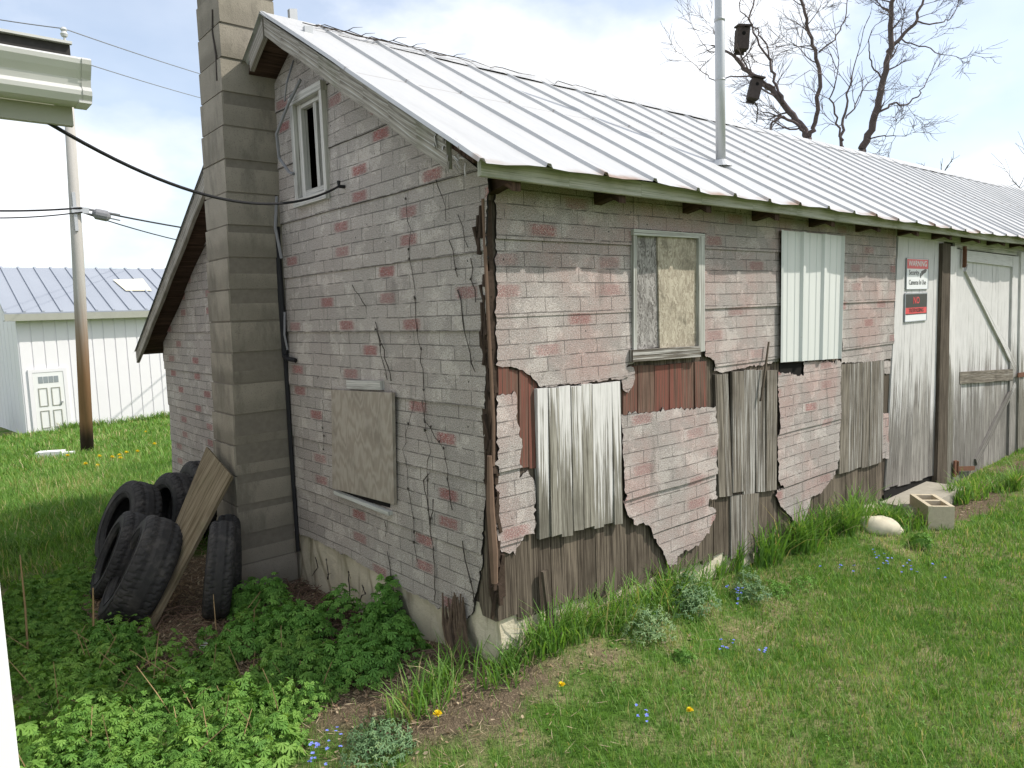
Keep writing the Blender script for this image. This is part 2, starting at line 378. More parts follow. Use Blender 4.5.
def _chimney():
    b = NB('chimney_block', 0.95, 0.1)
    o = b.obj(); uv0 = b.uv(); rn = b.attr('rnd')
    c = b.mix(b.noise(o, 6, 5, 0.6), (0.215, 0.192, 0.155), (0.36, 0.325, 0.265))
    c = b.mix(b.math('MULTIPLY', rn, 0.12), c, (0.18, 0.165, 0.135))
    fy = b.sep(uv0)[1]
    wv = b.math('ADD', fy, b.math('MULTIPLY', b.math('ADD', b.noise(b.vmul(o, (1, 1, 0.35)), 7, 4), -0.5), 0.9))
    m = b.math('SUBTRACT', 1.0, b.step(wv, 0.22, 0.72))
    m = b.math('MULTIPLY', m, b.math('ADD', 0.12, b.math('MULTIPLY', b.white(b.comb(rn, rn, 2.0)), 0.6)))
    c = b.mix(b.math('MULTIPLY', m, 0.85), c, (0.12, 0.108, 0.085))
    c = b.mix(b.math('MULTIPLY', b.step(b.noise(b.vmul(o, (3, 3, 1)), 2.2, 6, 0.7), 0.48, 0.68), 0.5), c, (0.10, 0.092, 0.075))
    c = b.mix(b.math('MULTIPLY', b.step(b.noise(o, 160, 2), 0.60, 0.70), 0.6), c, (0.10, 0.09, 0.07))
    b.bump(b.math('ADD', b.noise(o, 120, 3), b.math('MULTIPLY', b.noise(o, 9, 3), 0.6)), 0.45, 0.006)
    return b.color(c)
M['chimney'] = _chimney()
M['mortar'] = mat_plain('mortar', (0.19, 0.17, 0.14), 1.0, 0.3, 30)
def _foundation():
    b = NB('stained_foundation', 0.95, 0.1)
    o = b.obj()
    c = b.mix(b.noise(o, 5, 5, 0.6), (0.46, 0.41, 0.30), (0.66, 0.60, 0.47))
    c = b.mix(b.math('MULTIPLY', b.step(b.noise(b.vmul(o, (6, 6, 0.8)), 1.3, 4, 0.6), 0.52, 0.66), 0.6), c, (0.12, 0.09, 0.06))
    c = b.mix(b.math('MULTIPLY', b.step(b.noise(o, 3.1, 4), 0.52, 0.7), 0.4), c, (0.17, 0.17, 0.09))
    b.bump(b.noise(o, 28, 5, 0.65), 0.6, 0.015)
    return b.color(c)
M['foundation'] = _foundation()
def _pole():
    b = NB('pole_wood', 0.9, 0.15)
    o = b.obj(); z = b.sep(o)[2]
    g = b.noise(b.vmul(o, (18, 18, 0.8)), 1.0, 5)
    up = b.mix(g, (0.34, 0.32, 0.29), (0.50, 0.48, 0.45))
    lo = b.mix(g, (0.23, 0.12, 0.06), (0.36, 0.22, 0.13))
    c = b.mix(b.step(b.math('ADD', z, b.math('MULTIPLY', g, 0.8)), 1.6, 3.6), lo, up)
    c = b.mix(b.math('SUBTRACT', 1.0, b.step(b.math('ADD', z, b.math('MULTIPLY', g, 0.25)), 0.35, 0.75)), c, (0.05, 0.035, 0.028))
    return b.color(c)
M['pole'] = _pole()
def _ground():
    b = NB('ground_soil', 1.0, 0.05)
    o = b.obj(); d = b.attr('dirt')
    n1 = b.noise(o, 3.0, 6, 0.65); n2 = b.noise(o, 28, 4, 0.7); n3 = b.noise(o, 90, 3, 0.7)
    green = b.mix(n2, (0.045, 0.095, 0.015), (0.11, 0.21, 0.035))
    thatch = b.mix(n3, (0.20, 0.155, 0.085), (0.44, 0.37, 0.22))
    soil = b.mix(n2, (0.075, 0.056, 0.038), (0.20, 0.155, 0.105))
    soil = b.mix(b.step(n3, 0.52, 0.7), soil, (0.31, 0.24, 0.16))
    c = b.mix(b.math('MULTIPLY', b.step(n1, 0.42, 0.66), 0.85), green, thatch)
    c = b.mix(b.step(b.math('ADD', d, b.math('MULTIPLY', b.math('ADD', n1, -0.5), 0.8)), 0.35, 0.65), c, soil)
    b.bump(b.math('ADD', n3, n2), 0.8, 0.02)
    return b.color(c)
M['ground'] = _ground()

# ------------------------------------------------------------------ object helpers
def tag(o, label=None, cat=None, group=None, kind=None):
    if label: o['label'] = label
    if cat: o['category'] = cat
    if group: o['group'] = group
    if kind: o['kind'] = kind
    return o
def thing(name, loc, label, cat, group=None, rz=0.0):
    o = bpy.data.objects.new(name, None); o.empty_display_size = 0.2
    COL.objects.link(o); o.location = loc; o.rotation_euler = (0, 0, rz)
    return tag(o, label, cat, group)
class MB:
    def __init__(s): s.v = []; s.f = []; s.uv = []; s.r = []; s.mi = []
    def poly(s, pts, uvs=None, rnd=0.5, mi=0):
        i = len(s.v); s.v += [tuple(p) for p in pts]
        s.f.append(list(range(i, i + len(pts))))
        s.uv += uvs if uvs else [(p[0] + p[1], p[2]) for p in pts]
        s.r.append(rnd); s.mi.append(mi)
    def hexa(s, c, rnd=None, L=2, mi=0, off=(0, 0)):
        """c: 8 corners, index = ix + 2*iy + 4*iz ; L: axis along which the grain (V) runs"""
        c = [Vector(p) for p in c]
        if rnd is None: rnd = random.random()
        ax = [(c[1] - c[0]).length, (c[2] - c[0]).length, (c[4] - c[0]).length]
        F = [((0, 4, 6, 2), 0), ((1, 3, 7, 5), 0), ((0, 1, 5, 4), 1), ((2, 6, 7, 3), 1), ((0, 2, 3, 1), 2), ((4, 5, 7, 6), 2)]
        for idx, n in F:
            others = [a for a in (0, 1, 2) if a != n]
            va = L if L in others else others[1]
            ua = [a for a in others if a != va][0]
            uvs = []
            for k in idx:
                b = ((k & 1), (k >> 1) & 1, (k >> 2) & 1)
                uvs.append((b[ua] * ax[ua] + off[0], b[va] * ax[va] + off[1]))
            s.poly([c[k] for k in idx], uvs, rnd, mi)
    def box(s, lo, hi, rnd=None, L=2, mi=0, mat=None):
        c = [Vector((hi[0] if k & 1 else lo[0], hi[1] if k & 2 else lo[1], hi[2] if k & 4 else lo[2])) for k in range(8)]
        if mat: c = [mat @ p for p in c]
        s.hexa(c, rnd, L, mi)
    def beam(s, p, q, w, t, up=(0, 0, 1), rnd=None, mi=0):
        """bar from p to q, width w across (perp to up), thickness t along up"""
        p = Vector(p); q = Vector(q); d = (q - p).normalized(); up = Vector(up)
        a = d.cross(up).normalized(); u = a.cross(d).normalized()
        c = []
        for k in range(8):
            b = q if k & 4 else p
            c.append(b + a * (w / 2 if k & 1 else -w / 2) + u * (t / 2 if k & 2 else -t / 2))
        s.hexa(c, rnd, 2, mi)
    def tube(s, pts, rad, n=6, rnd=0.5, caps=True, mi=0):
        pts = [Vector(p) for p in pts]
        if isinstance(rad, (int, float)): rad = [rad] * len(pts)
        rings = []; prev = None
        for i, p in enumerate(pts):
            d = (pts[min(i + 1, len(pts) - 1)] - pts[max(i - 1, 0)])
            d = d.normalized() if d.length > 1e-9 else Vector((0, 0, 1))
            a = prev - d * prev.dot(d) if prev is not None else d.orthogonal()
            if a.length < 1e-6: a = d.orthogonal()
            a.normalize(); prev = a; bb = d.cross(a)
            rings.append([p + (a * math.cos(2 * math.pi * k / n) + bb * math.sin(2 * math.pi * k / n)) * rad[i] for k in range(n)])
        i0 = len(s.v)
        for r in rings: s.v += [tuple(x) for x in r]
        ln = 0
        for i in range(len(pts) - 1):
            l2 = ln + (pts[i + 1] - pts[i]).length
            for k in range(n):
                k2 = (k + 1) % n
                s.f.append([i0 + i * n + k, i0 + i * n + k2, i0 + (i + 1) * n + k2, i0 + (i + 1) * n + k])
                c = 2 * math.pi * rad[i]
                s.uv += [(c * k / n, ln), (c * (k + 1) / n, ln), (c * (k + 1) / n, l2), (c * k / n, l2)]
                s.r.append(rnd); s.mi.append(mi)
            ln = l2
        if caps:
            for ring, rev in ((0, True), (len(pts) - 1, False)):
                idx = [i0 + ring * n + k for k in range(n)]
                s.f.append(idx[::-1] if rev else idx); s.uv += [(0, 0)] * n; s.r.append(rnd); s.mi.append(mi)
    def build(s, name, mats, parent=None, smooth=False, label=None):
        me = bpy.data.meshes.new(name)
        me.from_pydata(s.v, [], s.f)
        u = me.uv_layers.new(name='UVMap')
        u.data.foreach_set('uv', np.array(s.uv, dtype=np.float32).ravel())
        a = me.attributes.new('rnd', 'FLOAT', 'FACE')
        a.data.foreach_set('value', np.array(s.r, dtype=np.float32))
        if not isinstance(mats, (list, tuple)): mats = [mats]
        for m in mats: me.materials.append(M[m] if isinstance(m, str) else m)
        me.polygons.foreach_set('material_index', np.array(s.mi, dtype=np.int32))
        me.polygons.foreach_set('use_smooth', np.full(len(s.f), smooth))
        me.update()
        o = bpy.data.objects.new(name, me); COL.objects.link(o)
        if parent is not None: o.parent = parent
        if label: o['label'] = label
        return o
def scatter(name, tv, tf, mats33, pos, rnd, mat, parent=None):
    """one mesh made of many transformed copies of a small triangle template (real faces, no instances)"""
    N = len(pos); nv = len(tv); nf = len(tf)
    V = np.einsum('nij,vj->nvi', mats33, tv) + pos[:, None, :]
    F = (np.asarray(tf)[None] + (np.arange(N) * nv)[:, None, None]).reshape(-1, 3)
    me = bpy.data.meshes.new(name)
    me.vertices.add(N * nv); me.vertices.foreach_set('co', V.astype(np.float32).ravel())
    me.loops.add(N * nf * 3); me.loops.foreach_set('vertex_index', F.astype(np.int32).ravel())
    me.polygons.add(N * nf); me.polygons.foreach_set('loop_start', np.arange(0, N * nf * 3, 3, dtype=np.int32))
    a = me.attributes.new('rnd', 'FLOAT', 'FACE'); a.data.foreach_set('value', np.repeat(rnd, nf).astype(np.float32))
    me.materials.append(M[mat]); me.update(calc_edges=True); me.validate()
    o = bpy.data.objects.new(name, me); COL.objects.link(o)
    if parent is not None: o.parent = parent
    return o
def rots(yaw, pitch, roll, sx, sy, sz):
    """Rz(yaw) Rx(pitch) Ry(roll) diag(s) as N x 3 x 3"""
    c, s = np.cos, np.sin; N = len(yaw); z = np.zeros(N); o = np.ones(N)
    Z = np.array([[c(yaw), -s(yaw), z], [s(yaw), c(yaw), z], [z, z, o]])
    X = np.array([[o, z, z], [z, c(pitch), -s(pitch)], [z, s(pitch), c(pitch)]])
    Y = np.array([[c(roll), z, s(roll)], [z, o, z], [-s(roll), z, c(roll)]])
    S = np.array([[sx, z, z], [z, sy, z], [z, z, sz]])
    Z, X, Y, S = [np.transpose(q, (2, 0, 1)) for q in (Z, X, Y, S)]
    return Z @ X @ Y @ S

# ------------------------------------------------------------------ ground
def graded(lo, hi, fine_lo, fine_hi, d):
    a = list(np.arange(fine_lo, fine_hi, d))
    x = fine_hi; s = d
    while x < hi: a.append(x); s *= 1.25; x += s
    a.append(hi)
    x = fine_lo; s = d
    while True:
        s *= 1.25; x -= s
        if x < lo: break
        a.insert(0, x)
    a.insert(0, lo); return np.array(a)
def dirt_at(x, y):
    d = 0.0
    def blob(cx, cy, rx, ry, k=1.0): return k * math.exp(-((x - cx) / rx) ** 2 - ((y - cy) / ry) ** 2)
    d += blob(-0.7, 2.4, 0.9, 1.3, 1.3)
    d += blob(-0.3, 0.9, 0.55, 1.1, 1.1)
    d += blob(-0.2, 0.05, 0.35, 0.28, 0.5)
    d += blob(0.5, -0.25, 0.45, 0.12, 0.42)
    d += blob(1.6, -0.42, 0.9, 0.12, 0.35)
    d += blob(5.0, -0.35, 0.9, 0.30, 1.0)
    d += blob(7.0, -0.3, 1.2, 0.3, 0.6)
    return d
gx = graded(-700, 700, -4, 9, 0.12); gy = graded(-700, 900, -4, 8, 0.12)
GV = []; GD = []
for y in gy:
    for x in gx:
        GV.append((x, y, gz(x, y))); GD.append(dirt_at(x, y))
nx = len(gx); GF = [(j * nx + i, j * nx + i + 1, (j + 1) * nx + i + 1, (j + 1) * nx + i) for j in range(len(gy) - 1) for i in range(nx - 1)]
me = bpy.data.meshes.new('ground'); me.from_pydata(GV, [], GF)
a = me.attributes.new('dirt', 'FLOAT', 'POINT'); a.data.foreach_set('value', np.array(GD, dtype=np.float32))
me.materials.append(M['ground']); me.polygons.foreach_set('use_smooth', np.full(len(GF), True)); me.update()
ground = bpy.data.objects.new('ground', me); COL.objects.link(ground); tag(ground, kind='structure')

# ================================================================== SHED
shed = thing('shed', (0, 0, 0), 'old brick patterned shingle shed with white metal roof and patched wooden side', 'shed')
XE = 15.0                                     # far end of the shed
RID_Y = 1.75; LEFT_Y = 5.30; WALL_B = 5.06
def z_eave(x): return 2.312 - 0.006 * x
def z_ridge(x): return 3.49 + 0.010 * x
def z_right(x, y): return z_eave(x) + (z_ridge(x) - z_eave(x)) * (y + 0.25) / (RID_Y + 0.25)
def z_left(x, y): return z_ridge(x) + (1.44 - 3.49) * (y - RID_Y) / (LEFT_Y - RID_Y)

def clean_outline(pts, ragged, seg=0.016, keep=()):
    lf = 0.0
    out = []
    n = len(pts)
    for i in range(n):
        a = Vector(pts[i]); b = Vector(pts[(i + 1) % n]); L = (b - a).length
        k = max(1, int(L / seg)); nn = Vector((b - a).orthogonal()) if L > 0 else Vector((0, 0))
        if L > 0: nn.normalize()
        for j in range(k):
            p = a + (b - a) * j / k
            r = 0 if i in keep else ragged
            lf = lf * .72 + random.gauss(0, .75)
            tooth = random.uniform(1.5, 3.0) * random.choice((-1, 1)) if random.random() < .07 else 0.0
            p = p + nn * r * (.7 * lf + .35 * random.gauss(0, 1) + tooth * .8)
            out.append((p.x, p.y))
    return out
def sheet(mb, outline, seams, place, d0, thick=0.008, ragged=0.006, keep=(), holes=(), step=0.009, wob=0.004, grid=0.11, seed=0.0):
    """thin siding sheet: outline in (u, z), cut in courses at the seams, each course lapping over the next lower one"""
    pts = clean_outline(outline, ragged, keep=keep)
    zs = [p[1] for p in pts]; us = [p[0] for p in pts]
    cuts = [min(zs) - 0.1] + [s for s in sorted(seams) if min(zs) < s < max(zs)] + [max(zs) + 0.1]
    for k in range(len(cuts) - 1):
        lo, hi = cuts[k], cuts[k + 1]
        bm = bmesh.new()
        f = bm.faces.new([bm.verts.new((u, 0, z)) for u, z in pts])
        f.normal_update()
        bmesh.ops.triangulate(bm, faces=bm.faces[:])
        def cut(co, no, out=False, inn=False):
            bmesh.ops.bisect_plane(bm, geom=bm.verts[:] + bm.edges[:] + bm.faces[:], plane_co=co, plane_no=no, clear_outer=out, clear_inner=inn)
        cut((0, 0, hi), (0, 0, 1), out=True); cut((0, 0, lo), (0, 0, 1), inn=True)
        if not bm.faces: bm.free(); continue
        for h in holes:
            for c in (h[0], h[2]): cut((c, 0, 0), (1, 0, 0))
            for c in (h[1], h[3]): cut((0, 0, c), (0, 0, 1))
            dele = [f for f in bm.faces if h[0] < f.calc_center_median().x < h[2] and h[1] < f.calc_center_median().z < h[3]]
            bmesh.ops.delete(bm, geom=dele, context='FACES')
        u = math.ceil(min(us) / grid) * grid
        while u < max(us): cut((u, 0, 0), (1, 0, 0)); u += grid
        z = math.ceil(lo / grid) * grid
        while z < hi: cut((0, 0, z), (0, 0, 1)); z += grid
        ztop = min(hi, max(zs)); zbot = max(lo, min(zs)); H = max(0.355, ztop - zbot)
        jit = random.gauss(0, 0.0015)
        def D(u, z):
            w = math.sin(5.1 * u + seed + 2.1 * z) * 0.5 + math.sin(2.3 * u - 4.7 * z + 1.3 * seed) * 0.5 + 0.4 * math.sin(11 * u + 7 * z)
            return d0 + jit + step * (ztop - z) / H + wob * w
        rnd = random.random()
        for f in bm.faces:
            P = [(v.co.x, v.co.z) for v in f.verts]
            # winding outward is fixed by place()
            mb.poly([place(u, z, D(u, z)) for u, z in P], [(u, z) for u, z in P], rnd)
        for e in bm.edges:
            if e.is_boundary:
                (u1, z1), (u2, z2) = [(v.co.x, v.co.z) for v in e.verts]
                mb.poly([place(u1, z1, D(u1, z1)), place(u2, z2, D(u2, z2)), place(u2, z2, D(u2, z2) - thick), place(u1, z1, D(u1, z1) - thick)],
                        [(u1, z1), (u2, z2), (u2, z2 + .002), (u1, z1 + .002)], rnd, 1)
        bm.free()
def on_side(x, z, d): return (x, -d, z)
def on_gable(y, z, d): return (-d, y, z)

# foundation -------------------------------------------------------
mb = MB()
def rough_wall(mb, u0, u1, z0, z1, place, n):
    for i in range(n):
        a, b = u0 + (u1 - u0) * i / n, u0 + (u1 - u0) * (i + 1) / n
        k = 6
        for j in range(k):
            c, d = z0 + (z1 - z0) * j / k, z0 + (z1 - z0) * (j + 1) / k
            w = lambda u, z: 0.012 * math.sin(7 * u + 3 * z) + 0.008 * math.sin(19 * u - 11 * z) + 0.006 * math.sin(37 * u + 23 * z)
            mb.poly([place(a, c, w(a, c)), place(b, c, w(b, c)), place(b, d, w(b, d)), place(a, d, w(a, d))], None, 0.4)
rough_wall(mb, 0.0, 5.06, -0.7, 0.30, lambda u, z, d: (-d + 0.015, u, z), 60)
rough_wall(mb, 0.0, XE, -0.5, 0.24, lambda u, z, d: (u, -d + 0.02, z), 120)
mb.poly([(0.015, 0.02, 0.27), (XE, 0.02, 0.23), (XE, 0.22, 0.23), (0.2, 0.22, 0.27)])
mb.poly([(0.015, 0.02, 0.28), (0.2, 0.22, 0.28), (0.2, 5.06, 0.28), (0.015, 5.06, 0.28)])
mb.build('foundation', 'foundation', shed)

# gable wall -------------------------------------------------------
WIN = (1.425, 2.44, 1.775, 3.01)             # loft window opening on the gable (y0, z0, y1, z1)
mb = MB()
bmt = MB()
gz_seams = [0.197 + 0.355 * k for k in range(1, 10)]
c3 = lambda x, y: PG(270 + x / 3.413, 500 + y / 3.413, -0.012)
out = [PG(489, 176), PG(487, 250), PG(488, 330), PG(486, 400), PG(486, 470), PG(484, 540), c3(720, 230), c3(700, 340), c3(690, 385), c3(672, 408), c3(630, 385), c3(560, 355), c3(470, 310), c3(350, 240), c3(240, 180), c3(100, 110), (2.7, 0.215), (4.2, 0.205), (5.08, 0.20), (5.07, 0.9), (5.06, 1.52), (3.9, 2.18), (2.6, 2.93), (1.75, 3.41), (1.2, 3.08), (0.5, 2.67)]
sheet(mb, out, gz_seams, on_gable, 0.006, 0.010, 0.005, keep=(17, 18, 19, 20, 21, 22, 23, 24, 25), holes=[WIN], seed=2.0, step=0.010, wob=0.006)
mb.build('shingle_siding', ['siding_gable', 'felt'], shed)
mb = MB()                                     # the boards behind the siding
y = 0.02
while y < 5.05:
    w = random.uniform(0.13, 0.17); y1 = min(y + w - 0.004, 5.05)
    top = lambda q: (z_right(0, q) if q < RID_Y else z_left(0, q)) - 0.07
    def seg(z0, z1a, z1b):
        c = []
        for k in range(8):
            yy = y1 if k & 2 else y
            zz = (z1b if k & 2 else z1a) if k & 4 else z0
            c.append((0.03 if k & 1 else 0.005, yy, zz))
        mb.hexa(c)
    if y1 > WIN[0] and y < WIN[2]:
        seg(0.24, WIN[1], WIN[1]); seg(WIN[3], top(y), top(y1))
    else: seg(0.24, top(y), top(y1))
    y += w
mb.build('sheathing', 'wood_dark', shed)

# loft window
win = MB()
y0, z0, y1, z1 = WIN
def gbox(mb, ya, za, yb, zb, d0, d1, rnd=None, L=2): mb.box((-d1, ya, za), (-d0, yb, zb), rnd, L)
gbox(win, y0 - 0.035, z0 - 0.02, y0, z1 + 0.03, 0.0, 0.04)
gbox(win, y1, z0 - 0.02, y1 + 0.045, z1 + 0.03, 0.0, 0.04)
gbox(win, y0 - 0.04, z1, y1 + 0.05, z1 + 0.05, 0.002, 0.044, L=1)
gbox(win, y0 - 0.04, z0 - 0.045, y1 + 0.05, z0, 0.002, 0.052, L=1)
wf = win.build('window', 'loft_paint', shed)
win = MB()
gbox(win, y0 + 0.002, z0 + .002, y0 + 0.035, z1 - .002, -0.03, 0.012); gbox(win, y1 - 0.05, z0 + .002, y1 - .002, z1 - .002, -0.03, 0.012)
gbox(win, y0 + 0.11, z0 + .03, y0 + 0.145, z1 - .03, -0.035, 0.006)
gbox(win, y0 + .035, z0 + .002, y1 - .05, z0 + 0.05, -0.03, 0.010, L=1); gbox(win, y0 + .035, z1 - 0.03, y1 - .05, z1 - .002, -0.03, 0.010, L=1)
win.build('sash', 'loft_paint', wf)

# plywood board over the lower gable window, with lath and a strip of white trim
bd = MB()
q = [PG(338, 389), PG(399, 392), PG(401, 503), PG(339, 487)]
c = []
for k in range(8):
    p = q[[0, 1, 3, 2][(1 if k & 2 else 0) + (0 if k & 4 else 2)]]
    c.append((-0.045 if k & 1 else -0.026, p[0], p[1]))
bd.hexa(c, 0.2)
bdo = bd.build('boarded_opening', 'ply', shed)
bd = MB()
p, q = PG(352, 384), PG(386, 385); bd.beam((-0.022, p[0], p[1]), (-0.022, q[0], q[1]), 0.03, 0.05, (0, 0, 1)); bd.build('trim_strip', 'loft_paint', bdo)
bd = MB()
p, q = PG(341, 491), PG(396, 512); bd.beam((-0.035, p[0], p[1]), (-0.035, q[0], q[1]), 0.03, 0.022, (0, 0, 1))
bd.build('lath', 'wood_trim', bdo)
bd = MB()
q = [PG(345, 489), PG(394, 497), PG(394, 507), PG(346, 494)]
bd.poly([(-0.024, a, b) for a, b in q], None, 0.9)
bd.build('gap', 'dark', bdo)  # flat near-black strip, shade under the board put into the colour

# side wall planks -------------------------------------------------
mb = MB()
x = 0.0
while x < 4.36:
    w = random.choice((0.095, 0.10, 0.12, 0.14)) * random.uniform(0.92, 1.05)
    g = random.choice((0.002, 0.002, 0.003, 0.006))
    if 1.83 < x < 1.9: g = 0.03
    if 0.28 < x < 0.33: g = 0.012
    zb = float(np.interp(x, [0, .3, .7, 1.26, 2.5, 4.3], [.235, .21, .165, .135, .06, .02])) + random.uniform(-0.02, 0.02)
    d = random.uniform(0.0, 0.005); lean = random.uniform(-0.004, 0.004)
    x1 = x + w - g
    c = []
    for k in range(8):
        zz = 2.235 if k & 4 else zb + (random.uniform(-.006, .006))
        c.append(((x1 if k & 1 else x) + (lean if k & 4 else 0), (0.026 if k & 2 else 0.005) - d, zz))
    mb.hexa(c)
    x += w
mb.build('plank_wall', 'wood_dark', shed)
mb = MB(); x = 4.38
while x < 7.85:
    mb.box((x, 0.06, -0.1), (x + 0.147, 0.08, 2.23)); x += 0.15
mb.build('plank_wall', 'wood_dark', shed)
mb = MB(); x = 7.86
while x < XE:
    mb.box((x, -0.002, 0.0), (x + 0.147, 0.022, 2.2)); x += 0.15
mb.build('plank_wall', 'wood_dark', shed)
mb = MB()                                      # far end wall and back wall close the box
mb.box((XE - 0.03, 0.03, -0.3), (XE, 5.0, 1.55)); mb.box((0.05, 5.03, -0.5), (XE, 5.06, 1.62))
mb.poly([(XE - .01, 0.03, 1.55), (XE - .01, 5.0, 1.55), (XE - .01, 1.75, 3.5), (XE - .01, 0.03, 2.3)])
mb.build('rear_wall', 'wood_dark', shed)
def planks(mb, quad, n, d, t=0.02, gap=0.004, ragb=0.012, ragt=0.006, jit=0.004, widths=None, y=0.0, L=2):
    """quad = TL, TR, BR, BL in photo pixels on the side wall plane; n boards"""
    TL, TR, BR, BL = [Vector(PL(p[0], p[1], y - d)) for p in quad]
    W = widths or [random.uniform(0.85, 1.15) for _ in range(n)]
    S = sum(W); acc = 0
    for i in range(n):
        a, b = acc / S, (acc + W[i]) / S; acc += W[i]
        wd = (TR - TL).length; ga = gap * random.uniform(.3, 1.6) / wd
        a2, b2 = a + ga / 2, b - ga / 2
        dt = random.uniform(-ragt, ragt); db = random.uniform(-ragb, ragb)
        dd = d + random.uniform(-jit, jit); dd2 = dd + random.uniform(-jit, jit)
        P = {}
        P[4] = TL.lerp(TR, a2) + Vector((0, dt)); P[5] = TL.lerp(TR, b2) + Vector((0, dt + random.uniform(-.003, .003)))
        P[0] = BL.lerp(BR, a2) + Vector((0, db)); P[1] = BL.lerp(BR, b2) + Vector((0, db + random.uniform(-.006, .006)))
        c = []
        for k in range(8):
            p = P[(k & 1) + (k & 4)]
            dq = dd if k & 4 else dd2
            c.append((p.x, y - dq + (t if k & 2 else 0), p.y))
        mb.hexa(c, None, L)
c5 = lambda x, y: (480 + x / 3.413, 340 + y / 3.413)
c6 = lambda x, y: (724 + x / 3.413, 340 + y / 3.413)

# siding pieces on the side wall
side_seams = [2.03, 1.675, 1.32, 0.965, 0.61]
def W(pts): return [PL(p[0], p[1], -0.018) for p in pts]
mb = MB()
sheet(mb, W([(497, 176), (635, 188), (635, 230), (634, 362), (626, 366), (628, 376), (620, 380), (600, 381), (570, 384), (541, 387), (535, 381), (528, 373), (514, 366), (497, 365)]), side_seams, on_side, 0.012, ragged=0.005, seed=1)
sheet(mb, W([(634, 190), (705, 196), (705, 233), (634, 231)]), side_seams, on_side, 0.010, ragged=0.003, seed=2)
sheet(mb, W([(705, 196), (780, 205), (780, 361), (762, 365), (742, 368), (722, 373), (715, 371), (714, 360), (705, 357)]), side_seams, on_side, 0.011, ragged=0.004, seed=3)
sheet(mb, W([(780, 206), (845, 213), (845, 245), (780, 238)]), side_seams, on_side, 0.012, ragged=0.003, seed=4)
sheet(mb, W([(843, 213), (897, 221), (894, 358), (880, 361), (842, 363)]), side_seams, on_side, 0.010, ragged=0.004, seed=5)
sheet(mb, W([c5(*p) for p in ((57, 190), (128, 185), (134, 470), (165, 445), (186, 482), (190, 580), (185, 660), (150, 668), (138, 700), (125, 727), (80, 722), (60, 680))]), side_seams, on_side, 0.014, ragged=0.008, seed=6, wob=0.008)
sheet(mb, W([c5(*p) for p in ((480, 100), (515, 92), (530, 110), (527, 140), (505, 185), (490, 170))]), [], on_side, 0.016, ragged=0.004, seed=7)
sheet(mb, W([c6(*p) for p in ((276, 73), (397, 72), (395, 300), (388, 400), (386, 435), (372, 470), (335, 520), (300, 535), (290, 575), (265, 628), (247, 634), (224, 600), (195, 565), (176, 532), (180, 510), (202, 505), (182, 482), (183, 325), (190, 300), (190, 112), (272, 122))]), [1.16, 0.80, 0.42], on_side, 0.016, ragged=0.007, seed=8, wob=0.006)
sheet(mb, W([c6(*p) for p in ((546, 250), (568, 250), (563, 405), (540, 402))]), [], on_side, 0.008, ragged=0.004, seed=9)
sheet(mb, W([c6(*p) for p in ((550, 72), (576, 70), (572, 115), (552, 115))]), [], on_side, 0.008, ragged=0.004, seed=9)
mb.build('shingle_siding', ['siding_side', 'felt'], shed)
mb = MB()                                      # the slab of siding that slid down, hanging in front of the boards
sheet(mb, W([c5(*p) for p in ((487, 254), (800, 226), (803, 545), (776, 540), (772, 566), (800, 572), (806, 600), (772, 650), (742, 700), (690, 725), (672, 737), (670, 766), (640, 768), (626, 740), (600, 690), (572, 626), (526, 624), (522, 602), (500, 596), (490, 560))]), [0.66, 0.42], on_side, 0.022, ragged=0.007, seed=11, wob=0.010, step=0.014)
mb.build('sagging_siding', ['siding_side', 'felt'], shed, label='torn slab of brick shingle hanging below the red boards')

mb = MB()
planks(mb, [c5(195, 168), c5(478, 140), c5(486, 618), c5(205, 684)], 8, 0.034, 0.026, 0.004, 0.010, 0.004)
mb.build('plank_shutter', 'wood_white', shed, label='silvery white vertical planks nailed over the wall near the corner')
mb = MB()
planks(mb, [c5(490, 92), c5(772, 76), c5(774, 240), c5(490, 262)], 6, 0.010, 0.018, 0.003, 0.004)
mb.build('red_boards', 'wood_red', shed, label='faded red boards under the side window')
mb = MB()
planks(mb, [c5(60, 92), c5(196, 110), c5(200, 440), c5(60, 440)], 4, 0.008, 0.016, 0.006, 0.004)
mb.build('red_boards', 'wood_red', shed, label='faded red boards beside the corner')
mb = MB()
planks(mb, [c5(800, 115), c5(846, 112), c5(860, 528), c5(815, 532)], 2, 0.016, 0.018, 0.003)
planks(mb, [c5(862, 108), c5(1012, 100), c5(1012, 512), c5(862, 528)], 4, 0.022, 0.02, 0.005, jit=0.006)
mb.build('plank_patch', 'wood_grey', shed, label='grey planks with a dark crack right of the window')
mb = MB()
planks(mb, [c6(399, 86), c6(549, 70), c6(541, 415), c6(394, 462)], 6, 0.020, 0.02, 0.004, 0.010)
mb.build('plank_patch', 'wood_grey', shed, label='grey planks beside the weathered white door')
mb = MB()
planks(mb, [c5(857, 532), c5(952, 520), c5(948, 725), c5(858, 745)], 3, 0.012, 0.02, 0.003, 0.01)
mb.build('plank_patch', 'wood_grey', shed, label='short grey planks low on the wall')
mb = MB()
p, q = PL(*c6(133, 6)), PL(*c6(103, 208))
mb.hexa([(q[0], -0.05, q[1]), (q[0] + .02, -0.05, q[1] + .01), (q[0], -0.038, q[1]), (q[0] + .02, -0.038, q[1] + .01),
         (p[0], -0.045, p[1]), (p[0] + .008, -0.045, p[1]), (p[0], -0.035, p[1]), (p[0] + .008, -0.035, p[1])])
mb.build('loose_lath', 'wood_dark', shed)
mb = MB()
p, q = PL(542, 618), PL(549, 655)
mb.beam((p[0], -0.03, p[1] + .25), (q[0], -0.05, q[1] - .1), 0.035, 0.02, (0, 1, 0))
mb.build('stake', 'wood_dark', shed)

